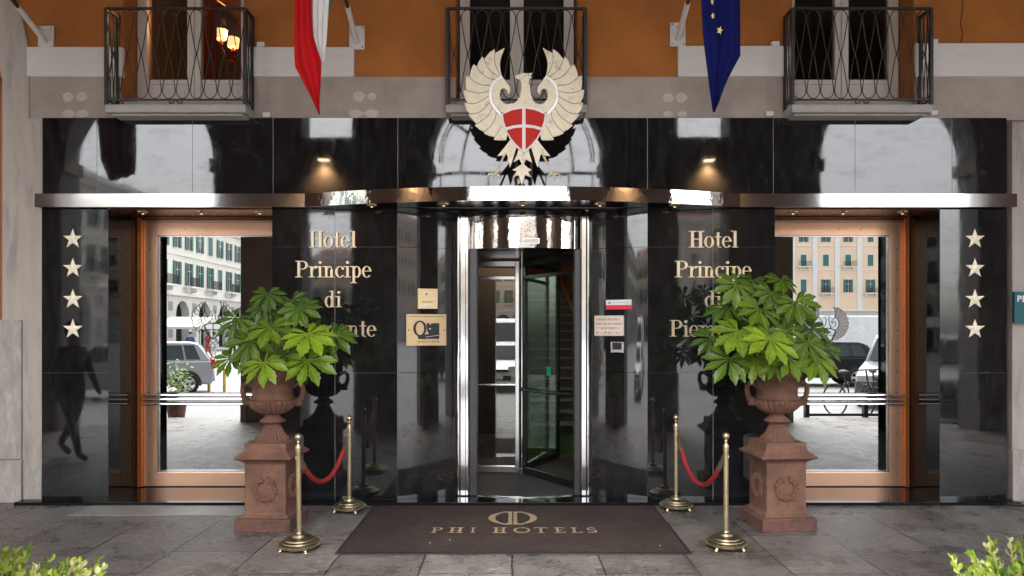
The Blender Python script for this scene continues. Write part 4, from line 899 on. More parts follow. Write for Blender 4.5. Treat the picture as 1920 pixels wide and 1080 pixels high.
def fatsia_leaf(bm, uvl, tl, c, out, nrm, size, tone, droop):
    """c: petiole joint; out: direction of the middle lobe; nrm: upper side"""
    out = out.normalized(); nrm = (nrm-out*nrm.dot(out)).normalized(); sd = out.cross(nrm)
    nl = random.choice((8, 9, 9)); spread = 138
    for li in range(nl):
        a = -spread+2*spread*li/(nl-1)+random.uniform(-4, 4); k = abs(a)/spread
        ln = size*(1.0-.06*k-.24*k**3)*random.uniform(.93, 1.05); wd = ln*random.uniform(.140, .166)
        d = out*math.cos(R(a))+sd*math.sin(R(a)); pp = d.cross(nrm); dr = droop*random.uniform(.7, 1.3)
        tn_ = tone+random.uniform(-.12, .12); rows = []
        N = 13; bend = random.uniform(-.12, .12); tilt = random.uniform(-.25, .25)
        for i in range(N+1):
            t = i/N
            w_ = (.14+.98*math.sin(math.pi*min(1, (t/.66))**1.0/2)**2.3 if t < .66 else 1.12*math.cos(math.pi/2*((t-.66)/.34))**1.15) * wd
            if t < .12: w_ = max(w_, .03*ln)
            if i == N: w_ = .0008
            ser = (1.16 if (i % 2 == 0) else .90) if t > .5 and i < N else 1
            w_ *= ser
            p = c+d*ln*t+pp*bend*ln*t*t*.5-nrm*(dr*ln*t*t)+Vector((0, 0, -1))*ln*.10*droop*t*t
            e = nrm*(w_*.30)+0*nrm; tw = nrm*(w_*tilt)
            rows.append([bm.verts.new(p-pp*w_*.97+e-tw), bm.verts.new(p-pp*w_*.5+e*.62-tw*.5), bm.verts.new(p), bm.verts.new(p+pp*w_*.5+e*.62+tw*.5), bm.verts.new(p+pp*w_*.97+e+tw)])
        us = (-1, -.5, 0, .5, 1)
        for i in range(N):
            for j in range(4):
                f = bm.faces.new((rows[i][j], rows[i][j+1], rows[i+1][j+1], rows[i+1][j])); f.smooth = True
                for lp_, (uu, vv) in zip(f.loops, ((us[j], i/N), (us[j+1], i/N), (us[j+1], (i+1)/N), (us[j], (i+1)/N))):
                    lp_[uvl].uv = (uu, vv); lp_[tl] = (max(0, tn_),)*3+(1,)
def fatsia(base, leaves, nback, label, seed):
    random.seed(seed)
    t = empty('fatsia_plant', base, label, 'plant', 'leafy plants in the urns')
    bm = bmesh.new(); uvl = bm.loops.layers.uv.new('UVMap'); tl = bm.loops.layers.color.new('tone')
    st = MB(); base = Vector(base); cc = base+Vector((0, 0, .34))
    def put(c, size, tone, front):
        rad = c-cc; out = Vector((rad.x*1.0, rad.y*.6-.18, -.30-.25*random.random()+rad.z*.25)).normalized()
        nrm = Vector((rad.x*.6+random.uniform(-.35, .35), -1.0+.3*random.random() if front else random.uniform(-.6, .8), .42+rad.z*.5+random.uniform(-.25, .3)))
        fatsia_leaf(bm, uvl, tl, c, out, nrm, size, tone, .08+.2*random.random())
        root = base+Vector((rad.x*.12, rad.y*.15, .02)); mid = base+Vector((rad.x*.5, rad.y*.4, .25+max(0, rad.z*.7)))
        st.tube([root, mid, c-nrm.normalized()*.015, c], .006, 6, rr=[.009, .007, .005, .004])
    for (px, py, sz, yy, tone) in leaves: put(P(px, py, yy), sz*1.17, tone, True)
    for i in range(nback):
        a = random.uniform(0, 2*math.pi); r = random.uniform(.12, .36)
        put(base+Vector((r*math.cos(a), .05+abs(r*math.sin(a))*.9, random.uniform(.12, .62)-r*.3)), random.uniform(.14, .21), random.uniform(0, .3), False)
    me = bpy.data.meshes.new('foliage'); bm.to_mesh(me); bm.free(); me.materials.append(LEAF)
    o = bpy.data.objects.new('foliage', me); C.objects.link(o); o.parent = t; o.matrix_parent_inverse = world_of(t).inverted()
    st.build('stems', M['stem'], t, smooth=True)
UL, UR = (PX(511.5, 6.05), 6.05), (PX(1457, 6.08), 6.08)
pedestal(UL[0]-.0, UL[1], R(-2), 'square terracotta pedestal with a wreath, under the left urn beside the rope barrier')
pedestal(UR[0], UR[1], R(5), 'square terracotta pedestal with a wreath, under the right urn')
urn(UL[0], UL[1], .725, 'fluted terracotta urn with ram head handles on the left pedestal')
urn(UR[0], UR[1], .725, 'fluted terracotta urn with ram head handles on the right pedestal')
z4 = lambda u, v: (400+u/4.696, 510+v/4.696)
LL = [(475,195,.155,5.95,.25),(205,410,.18,5.85,.3),(505,485,.205,5.68,.65),(835,545,.225,5.65,.95),(755,318,.18,5.9,.35),(430,318,.13,6.0,.1),(330,600,.21,5.75,.45),(445,803,.19,5.62,.9),(655,720,.14,5.8,.35),(830,780,.22,5.68,.7),(1055,545,.20,5.9,.3),(690,250,.15,6.1,.05),(255,470,.17,5.95,.2),(150,760,.15,5.85,.5),(600,400,.15,6.0,.2),(950,640,.16,5.9,.3),(330,730,.16,5.8,.6)]
fatsia((UL[0], UL[1], 1.33), [(*z4(a, b_), s, y, tn) for (a, b_, s, y, tn) in LL], 17, 'glossy green plant with large fingered leaves in the left urn', 11)
z5 = lambda u, v: (1300+u/4.32, 490+v/4.32)
LR = [(350,190,.185,5.95,.55),(475,155,.15,6.1,.05),(710,150,.155,6.0,.4),(630,250,.155,5.9,.35),(285,370,.19,5.95,.2),(535,385,.20,5.75,.65),(825,330,.185,5.8,.5),(365,565,.215,5.68,.8),(625,630,.23,5.6,.95),(750,555,.15,5.8,.7),(925,655,.19,5.75,.45),(290,790,.205,5.75,.5),(500,800,.17,5.75,.75),(765,780,.19,5.65,.7),(985,780,.215,5.7,.75),(140,620,.16,5.95,.1),(950,550,.16,5.9,.25),(640,820,.14,5.7,.6),(850,450,.15,6.0,.3),(1060,700,.16,5.85,.4)]
fatsia((UR[0], UR[1], 1.33), [(*z5(a, b_), s, y, tn) for (a, b_, s, y, tn) in LR], 18, 'glossy green plant with large fingered leaves in the right urn', 23)

# ================================================================ ROPE BARRIERS
def stanchion():
    t = empty('rope_stanchion', (0, 0, 0), 'brass rope stanchion', 'stanchion', 'brass rope stanchions')
    bs = MB().lathe([(.143, .022), (.150, .028), (.150, .050), (.143, .056), (.132, .058), (.128, .066), (.108, .072), (.104, .082), (.075, .090), (.055, .094), (.048, .112), (.03, .118), (.024, .13)], 48, flute=lambda i, a: 1+(.012*math.cos(a*26) if i in (6, 7, 8) else 0))
    for i in range(40):
        a = i*math.pi/20; bs.ball((.1505*math.cos(a), .1505*math.sin(a), .039), .0065, 6, 4)
    b0 = bs.build('base', M['brassd'], t, smooth=True, angle=40)
    for k in range(4):
        a = R(40+90*k); MB().ball((.14*math.cos(a), .14*math.sin(a), .016), .016, 8, 6, (1, 1, 1)).ball((.148*math.cos(a), .148*math.sin(a), .008), .014, 8, 6, (1.2, 1.2, .55)).build('foot', M['brass'], t, smooth=True)
    MB().lathe([(.0185, .12), (.0185, .735)], 48, flute=lambda i, a: 1+.05*math.cos(a*12)).build('pole', M['brass'], t, smooth=True, angle=60)
    MB().lathe([(.020, .735), (.024, .742), (.020, .75), (.024, .765), (.023, .785), (.014, .795), (.012, .805), (.017, .812), (.011, .82), (.010, .826), (.018, .832), (.026, .845), (.0275, .857), (.022, .872), (.010, .882), (.002, .885)], 28).build('finial', M['brass'], t, smooth=True, angle=60)
    hk = MB()
    for s in (-1, 1): hk.tube([(s*.018, 0, .715), (s*.035, 0, .722), (s*.048, 0, .712), (s*.052, 0, .697), (s*.045, 0, .690)], .0045, 6)
    hk.build('hook', M['brass'], t, smooth=True)
    return t
s0 = stanchion()
pos = [(-1.635, 5.40, .9, 'brass stanchion in front of the left pedestal, near end of the left rope'),
       (-1.52, 6.55, .6, 'brass stanchion by the marble wall, far end of the left rope'),
       (1.52, 6.62, 2.2, 'brass stanchion by the marble wall, far end of the right rope'),
       (1.63, 5.43, 2.5, 'brass stanchion left of the right pedestal, near end of the right rope')]
tops = []
for i, (X, Y, rz, lab) in enumerate(pos):
    s = s0 if i == 0 else copy_tree(s0)
    s['label'] = lab; s.location = (X, Y, 0)
    aim = pos[{0: 1, 1: 0, 2: 3, 3: 2}[i]]; a = math.atan2(aim[1]-Y, aim[0]-X); lean = R(-1.6) if i == 0 else 0
    s.rotation_euler = (0, lean, a); tops.append(Vector((X+.05*math.cos(a)+(-.02 if i == 0 else 0), Y+.05*math.sin(a), .695)))
for (i, j, lab, low) in ((0, 1, 'sagging red velvet rope hung between the two left stanchions', .40), (2, 3, 'sagging red velvet rope hung between the two right stanchions', .36)):
    A, B = tops[i], tops[j]; t = empty('velvet_rope', (A+B)/2-Vector((0, 0, .33)), lab, 'rope', 'red velvet ropes')
    pts = []
    for k in range(33):
        u = k/32; p = A.lerp(B, u); sag = 1-(2*u-1)**2; sag = sag**.92; p.z = A.z-(A.z-low)*sag; pts.append(p)
    rp = MB().tube(pts[2:-2], .0195, 14).build('rope', M['velvet'], t, smooth=True)
    for e in (pts[:4], pts[-4:]): MB().tube(e, .014, 12, rr=[.010, .015, .0205, .0205] if e == pts[:4] else [.0205, .0205, .015, .010]).build('rope_end', M['brass'], t, smooth=True)

# ================================================================ DOORMAT, GRATE, HOSE
mt = empty('doormat', (0, 5.97, 0), 'large brown doormat reading PHI HOTELS in front of the revolving door', 'doormat')
MB().box(-1.33, 1.33, 5.252, 6.70, .001, .009).build('rubber_border', M['matedge'], mt, bevel=.003)
MB().box(-1.30, 1.30, 5.295, 6.68, .009, .014).build('pile', M['matbrown'], mt)
b = MB(); lt = [('P',150,255),('H',318,462),('I',530,578),('H',748,882),('O',950,1110),('T',1150,1280),('E',1345,1448),('L',1505,1613),('S',1665,1758)]
for ch_, a, c in lt:
    Yb, Yt = 5.775, 5.925
    xa, xc = PX(780+a/5.189, 5.85), PX(780+c/5.189, 5.85); put_word(b, ch_, xa, xc, Yb, Yt-Yb, .0140, .0008, 'xy')
b.build('lettering', M['matlogo'], mt)
b = MB(); lc = (-.008, 6.235); r = .214
for s in (-1, 1):
    n = 20; o_ = [(lc[0]+s*r*math.cos(R(-78+156*i/n))*1.0, lc[1]+r*math.sin(R(-78+156*i/n))) for i in range(n+1)]
    q_ = [(lc[0]+s*(r*math.cos(R(-78+156*i/n))*.72), lc[1]+r*.985*math.sin(R(-78+156*i/n))) for i in range(n+1)]
    for i in range(n): b.prism([o_[i], o_[i+1], q_[i+1], q_[i]], .0141, .0150, 'xy')
    x0, x1 = sorted((lc[0]+s*.006, lc[0]+s*.038)); b.prism([(x0, lc[1]-r+.02), (x1, lc[1]-r+.02), (x1, lc[1]+r-.02), (x0, lc[1]+r-.02)], .0141, .0153, 'xy')
    for v in (-1, 1):
        pts = [(lc[0]+s*.004, lc[1]+v*r), (lc[0]+s*.095, lc[1]+v*r), (lc[0]+s*.055, lc[1]+v*(r-.03)), (lc[0]+s*.036, lc[1]+v*(r-.06)), (lc[0]+s*.006, lc[1]+v*(r-.06))]; b.prism(pts, .0141, .0156, 'xy')
b.build('round_logo', M['matlogo'], mt)
litter = MB()
for (px, py) in ((843, 1016), (806, 1022), (1237, 1027)): litter.ball(P(px, py, H*FP/(py-CY))+Vector((0, 0, .017)), .0055, 6, 4, (1, .7, .4))
tag(litter.build('paper_scraps', M['signwhite']), 'tiny white scraps on the brown doormat', 'litter')
# chequer plate by the left door
b = MB(); gx0, gx1, gy0, gy1 = -4.0, -2.28, 6.36, 6.722
b.box(gx0, gx1, gy0, gy1, .001, .006)
n = 0
for i in range(58):
    for j in range(12):
        X, Y = gx0+.02+i*.0295, gy0+.02+j*.0295; a = R(45 if (i+j) % 2 else -45); dx, dy = .010*math.cos(a), .010*math.sin(a); px_, py_ = -.0028*math.sin(a), .0028*math.cos(a)
        b.prism([(X-dx-px_, Y-dy-py_), (X+dx-px_, Y+dy-py_), (X+dx+px_, Y+dy+py_), (X-dx+px_, Y-dy+py_)], .0061, .0085, 'xy')
tag(b.build('metal_grate', mat('worn_chequer_plate', (.34, .325, .30), .5, metal=.4, var=.2, scale=6)), 'chequered metal floor plate in front of the left glass door', 'floor plate')
tag(MB().tube([(4.62, 6.86, .02), (4.72, 6.72, .016), (4.9, 6.62, .016), (5.3, 6.55, .016), (6.2, 6.6, .016)], .014, 8).build('black_hose', M['rubber'], smooth=True), 'black hose lying on the paving at the foot of the right pilaster', 'hose')

# ================================================================ FLAGS
def flagpole(px, py, name, label, tipY, X=None):
    Y = UW; c = P(px, py, Y); t = empty('flag', c, label, 'flag')
    hw, hh = .075, .115
    br = MB().box(c.x-hw, c.x+hw, Y-.022, Y, c.z-hh, c.z+hh).build('bracket_plate', M['bracket'], t, bevel=.004)
    b = MB()
    for sx in (-1, 1):
        for sz in (-1, 1): b.ball((c.x+sx*.055, Y-.024, c.z+sz*.095), .010, 8, 5)
    b.build('bolt', M['brushed'], br, smooth=True)
    d = Vector((0, -.92, .40)).normalized(); A = Vector((c.x, Y-.02, c.z-.045))
    MB().tube([A, A+d*.42], .026, 14).build('socket', M['bracket'], t, smooth=True)
    MB().tube([A+d*.02+Vector((-.01, 0, .1)), A+d*.2], .010, 8).build('brace', M['bracket'], t, smooth=True)
    ln = (Y-tipY)/.92*1.0/1.0; MB().tube([A+d*.30, A+d*ln*1.08], .018, 12).ball(A+d*ln*1.08, .035).build('pole', M['polewood'], t, smooth=True)
    return t, A, d
def cloth(t, lft, rgt, Y, m, name='flag_cloth', amp=.03, folds=3.0, parent=None, ph=0, off=0, nu=16, stripes=None):
    """lft/rgt: photo outlines (x, y) at depth Y, sampled by equal parts"""
    n = 26; b = MB()
    def samp(c, t_):
        L_ = [0]
        for p, q2 in zip(c, c[1:]): L_.append(L_[-1]+math.hypot(q2[0]-p[0], q2[1]-p[1]))
        s_ = t_*L_[-1]
        for i in range(len(c)-1):
            if s_ <= L_[i+1]+1e-9: k_ = (s_-L_[i])/(L_[i+1]-L_[i]); return (c[i][0]+(c[i+1][0]-c[i][0])*k_, c[i][1]+(c[i+1][1]-c[i][1])*k_)
        return c[-1]
    F_, B_ = [], []
    for i in range(n+1):
        a, c = samp(lft, i/n), samp(rgt, i/n); r1, r2 = [], []
        for j in range(nu+1):
            u = j/nu; p = P(a[0]+(c[0]-a[0])*u, a[1]+(c[1]-a[1])*u, Y)
            yy = Y+off+amp*math.sin(folds*2*math.pi*u+ph+i*.03)*(1-.5*i/n)
            r1.append(b.V(p.x, yy, p.z)); r2.append(b.V(p.x, yy+.004, p.z))
        F_.append(r1); B_.append(r2)
    for i in range(n):
        for j in range(nu):
            b.mi = (stripes(j, i) if stripes else 0)
            b.face([F_[i][j], F_[i][j+1], F_[i+1][j+1], F_[i+1][j]]); b.face([B_[i][j], B_[i+1][j], B_[i+1][j+1], B_[i][j+1]])
        b.face([F_[i][0], F_[i+1][0], B_[i+1][0], B_[i][0]]); b.face([F_[i][nu], B_[i][nu], B_[i+1][nu], F_[i+1][nu]])
    return b.build(name, m, parent or t, smooth=True, angle=80)
t, A, d = flagpole(670, 72, 'flag', 'Italian tricolour hanging limp from a pole over the left lettering, mostly its red side showing', 4.7)
cloth(t, [(548,-420),(553,-100),(555,0),(554,60),(554,125),(575,165),(590,195),(600,217)], [(625,-400),(596,-100),(588,0),(589,40),(592,78),(607,118),(606,150),(602,217)], 5.0, M['flagred'], 'red_panel', .035, 1.6, off=-.04)
cloth(t, [(590,-420),(586,-100),(583,0),(584,40),(586,70),(600,110)], [(640,-400),(626,-100),(617,0),(615,30),(612,80),(607,119)], 5.0, M['flagwhite'], 'white_panel', .02, 3.2, ph=1)
cloth(t, [(620,-380),(618,-100),(614,-20),(616,14)], [(660,-360),(634,-100),(622,-10),(618,16)], 5.0, M['flaggreen'], 'green_panel', .015, 1, off=.02)
t, A, d = flagpole(1270, 66, 'flag', 'blue European flag with yellow stars hanging limp from a pole over the right lettering', 4.7)
fl_ = cloth(t, [(1300,-420),(1312,-100),(1316,0),(1320,70),(1330,150),(1338,209)], [(1400,-400),(1391,-100),(1390,0),(1390,105),(1374,130),(1360,160),(1352,185),(1341,210)], 5.0, M['flagblue'], 'flag_cloth', .035, 2.1, ph=.5)
for (px, py, r, ang, sx) in ((1350,56,8.5,.3,.75),(1337,29,6.5,1.0,.55),(1336,2,7,.2,.5)):
    c = P(px, py, 4.93); k_ = r*4.93/FP
    MB().prism([(c.x+sx*(k_ if i % 2 == 0 else k_*.42)*math.sin(i*math.pi/5+ang), c.z+(k_ if i % 2 == 0 else k_*.42)*math.cos(i*math.pi/5+ang)) for i in range(10)], 4.935, 4.94).build('flag_star', M['flagyel'], fl_)
t, A, d = flagpole(88, 72, 'flag', 'flagpole bracket at the upper left edge, its dark striped flag hanging outside the picture', 4.7)
vx = lambda px, py: (CX+(px-CX)*5.0/8.72, 0)   # reflected outline -> place (depth 8.72 behind the marble = 5.0 in front)
def back(px, py):
    X = (px-CX)*8.72/FP; Z = H+(CY-py)*8.72/FP; return (CX+X*FP/5.0, CY-(Z-H)*FP/5.0)
cloth(t, [back(178, 60), back(183, 222), back(190, 300), back(206, 340)], [back(262, 60), back(254, 222), back(254, 280), back(254, 328)], 5.0, [M['flagnavy'], M['flagred']], 'flag_cloth', .04, 2.5, stripes=lambda j, i: 1 if (j//2) % 2 else 0)

# ================================================================ ARCADE (camera side)
AF, AN = 1.90, 1.36                # inner and outer face of the arcade wall
arcade = empty('arcade', (0, 1.6, 0), 'stone street arcade of tall arches facing the hotel front, seen reflected in the black marble', 'arcade')
def wall_openings(b, x0, x1, z1, y0, y1, ops):
    """ops: (xa, xb, spring, arched, [upper z0, z1]) sorted by x; the rest is solid from 0 to z1"""
    X = x0
    for (xa, xb, zs, arched, up) in ops:
        b.box(X, xa, y0, y1, -.3, z1)
        if arched:
            n = 20; c = (xa+xb)/2; r = (xb-xa)/2
            b.prism([(xa, z1), (xa, zs)]+[(c-r*math.cos(math.pi*i/n), zs+r*math.sin(math.pi*i/n)) for i in range(1, n)]+[(xb, zs), (xb, z1)], y0, y1)
        elif up: b.box(xa, xb, y0, y1, zs, up[0]); b.box(xa, xb, y0, y1, up[1], z1)
        else: b.box(xa, xb, y0, y1, zs, z1)
        X = xb
    b.box(X, x1, y0, y1, -.3, z1)
ops = []
for c, r in ((-18.7, 1.29), (-12.5, 1.29), (-6.28, 1.27), (.06, 1.46), (6.45, 1.32), (12.7, 1.3), (18.9, 1.3)):
    ops.append((c-r, c+r, 4.55, True, None))
for s in (-1, 1):
    for k in range(3): 
        a, c = (2.72, 3.58) if k == 0 else (8.8+6.2*(k-1), 9.7+6.2*(k-1))
        ops.append((min(s*a, s*c)+.03, max(s*a, s*c)+.03, 3.72, False, (4.90, 5.75)))
ops.sort()
b = MB(); wall_openings(b, -22, 22, 8.4, AN, AF, ops); b.build('arcade_wall', M['pier'], arcade)
b = MB()
for (xa, xb, zs, ar, up) in ops:
    if ar:
        for xx, s in ((xa, 1), (xb, -1)): b.box(xx-s*.12, xx+s*.045, AN-.05, AF+.05, zs-.22, zs-.02); 
    for xx, s in ((xa, 1), (xb, -1)): b.box(xx-s*.10, xx-s*.002, AF, AF+.03, 0, .5)
b.build('impost_moulding', M['ceil'], arcade)
MB().box(-22, 22, AN-.4, UW+.01, 7.0, 7.3).build('arcade_ceiling', M['ceil'], arcade)
MB().box(-22, 22, AN, 14, 8.4, 8.6).build('arcade_roof', M['pier'], arcade)
b = MB()
for s in (-1, 1):
    xc = s*3.2+.05                # wall light on the lintel of each small opening
    b2 = empty('wall_light', (xc, AF+.08, 4.5), 'lit downward wall light on the arcade lintel facing the hotel, %s of the centre arch' % ('left' if s < 0 else 'right'), 'wall light', 'arcade wall lights')
    MB().box(xc-.10, xc+.10, AF, AF+.14, 4.50, 4.56).build('housing', M['plastic'], b2); MB().box(xc-.085, xc+.085, AF+.02, AF+.12, 4.492, 4.499).build('lit_lens', emit('wall_light_lens', (1, .72, .45), 6), b2)
    l = bpy.data.lights.new('wall_light_beam', 'SPOT'); l.energy = 34; l.color = (1, .60, .30); l.spot_size = R(110); l.spot_blend = 1; l.shadow_soft_size = .05
    lo = bpy.data.objects.new('wall_light_beam', l); C.objects.link(lo); lo.location = (xc, AF+.12, 4.47); lo.rotation_euler = (R(-18), 0, 0); lo.parent = b2; lo.matrix_parent_inverse = world_of(b2).inverted()
# iron fanlight in the centre arch
fan = empty('iron_fanlight', (.06, 1.6, 4.35), 'wrought iron fanlight filling the centre arch, seen only reflected behind the eagle', 'fanlight')
b = MB(); c0 = (.06, 4.55)
for r in (1.44, 1.33, 1.28): b.tube([(c0[0]+r*math.cos(R(a)), 1.6, c0[1]+r*math.sin(R(a))) for a in range(0, 181, 6)], .012, 6)
b.box(-1.40, 1.52, 1.585, 1.615, 4.325, 4.375)
for xx in (-.83, -.42, 0.06, .54, .95, 1.36, -1.24): b.tube([(xx, 1.6, 4.1), (xx, 1.6, 4.34)], .012, 6)
for s in (-1, 1): b.tube([(c0[0]+s*(.95-.35*(k/8)**2), 1.6, 4.37+k/8*1.25) for k in range(9)], .02, 6)
b.tube([(.06, 1.6, 4.37), (.06, 1.6, 5.95)], .015, 6); b.tube([(-1.3, 1.6, 4.1), (1.42, 1.6, 4.1)], .012, 6)
b.build('iron_bars', M['iron'], fan)
b = MB(); 
def arcword(ch_, ang):
    u = Vector((math.cos(R(ang)), 0, math.sin(R(ang)))); v = Vector((-u.z, 0, u.x)); o = Vector((c0[0], 1.62, c0[1]))+u*1.0
    adv, gl = G[ch_]
    for st_ in gl:
        for poly in st_: b.prism([((o+v*(.12-p[0]*.3)+u*(p[1]*.26)).x, (o+v*(.12-p[0]*.3)+u*(p[1]*.26)).z) for p in poly], 1.62, 1.632)
arcword('P', 145); arcword('r', 40); b.build('iron_letters', M['iron'], fan)

# ---------------------------------------------------------------- planters with shrubs at the picture's lower corners
def shrub(X, Y, W_, top, label, lab2, seed):
    random.seed(seed)
    pl = empty('planter', (X, Y, 0), lab2, 'planter', 'planters at the arch')
    MB().lathe([(.22, 0), (.24, .02), (.30, .50), (.33, .52), (.33, .56), (.29, .56), (.28, .52)], 40, (X, Y, 0)).build('pot', M['terra2'], pl, smooth=True)
    MB().lathe([(.27, .50), (.27, .51)], 24, (X, Y, 0)).build('soil', M['soil'], pl)
    t = empty('shrub', (X, Y, .51), label, 'shrub', 'small yellow green shrubs')
    lf = bmesh.new(); cl = lf.loops.layers.color.new('tone'); st = MB()
    def leaf(c, d, s, tone):
        d = d.normalized(); up = Vector((random.uniform(-1, 1), random.uniform(-1, 1), random.uniform(-.3, 1))); sdv = d.cross(up).normalized(); nn = sdv.cross(d)
        rows = []
        for (tt, w_, z_) in ((0, .06, 0), (.3, .22, .06), (.6, .30, .05), (.86, .18, -.02), (1, .02, -.07)):
            p = c+d*s*tt+nn*s*z_; rows.append([lf.verts.new(p-sdv*s*w_+nn*s*.10), lf.verts.new(p), lf.verts.new(p+sdv*s*w_+nn*s*.10)])
        for i in range(4):
            for j in range(2):
                f = lf.faces.new((rows[i][j], rows[i][j+1], rows[i+1][j+1], rows[i+1][j])); f.smooth = True
                for lp_ in f.loops: lp_[cl] = (tone, tone, tone, 1)
    for k in range(95):
        a = random.uniform(0, 2*math.pi); r = W_*math.sqrt(random.random()); h = top-.51-(r/W_)**2*.12-random.random()**1.3*.17
        b0 = Vector((X+r*.45*math.cos(a), Y+r*.45*math.sin(a), .51)); tip = Vector((X+r*math.cos(a), Y+r*math.sin(a), .51+h)); mid = (b0+tip)/2+Vector((random.uniform(-.02, .02), random.uniform(-.02, .02), .02))
        st.tube([b0, mid, tip], .003, 5, rr=[.005, .004, .002]); dd = (tip-mid).normalized()
        n = 17; pale = random.random()
        for i in range(n):
            u = 1-.62*(i/n)**1.1; p = mid.lerp(tip, max(0, u*2-1)) if u > .5 else b0.lerp(mid, u*2)
            an = i*2.4+k; sdx = Vector((math.cos(an), math.sin(an), 0)); 
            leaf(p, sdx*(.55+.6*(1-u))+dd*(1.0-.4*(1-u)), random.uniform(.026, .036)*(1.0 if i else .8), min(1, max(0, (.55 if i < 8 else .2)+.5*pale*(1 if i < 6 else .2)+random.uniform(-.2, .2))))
    me = bpy.data.meshes.new('foliage'); lf.to_mesh(me); lf.free(); me.materials.append(SHR)
    o = bpy.data.objects.new('foliage', me); C.objects.link(o); o.parent = t; o.matrix_parent_inverse = world_of(t).inverted(); st.build('twigs', M['stem'], t)
SHR = bpy.data.materials.new('shrub_leaf'); SHR.use_nodes = True; n_ = SHR.node_tree; b_ = n_.nodes['Principled BSDF']
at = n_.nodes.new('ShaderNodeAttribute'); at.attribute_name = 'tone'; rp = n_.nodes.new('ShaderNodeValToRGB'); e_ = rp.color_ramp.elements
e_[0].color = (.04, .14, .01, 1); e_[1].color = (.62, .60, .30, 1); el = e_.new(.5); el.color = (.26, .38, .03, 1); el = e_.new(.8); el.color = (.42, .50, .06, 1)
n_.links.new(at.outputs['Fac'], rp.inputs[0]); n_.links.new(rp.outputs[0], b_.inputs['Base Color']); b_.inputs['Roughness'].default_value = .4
tr = n_.nodes.new('ShaderNodeBsdfTranslucent'); ms = n_.nodes.new('ShaderNodeMixShader'); ms.inputs[0].default_value = .3; n_.links.new(rp.outputs[0], tr.inputs[0]); n_.links.new(b_.outputs[0], ms.inputs[1]); n_.links.new(tr.outputs[0], ms.inputs[2]); n_.links.new(ms.outputs[0], n_.nodes['Material Output'].inputs[0])
shrub(-1.72, 2.30, .37, .928, 'yellow-green small-leaved shrub at the bottom left corner', 'terracotta pot under the shrub at the bottom left corner', 5)
shrub(1.76, 2.30, .37, .955, 'yellow-green small-leaved shrub at the bottom right corner', 'terracotta pot under the shrub at the bottom right corner', 6)

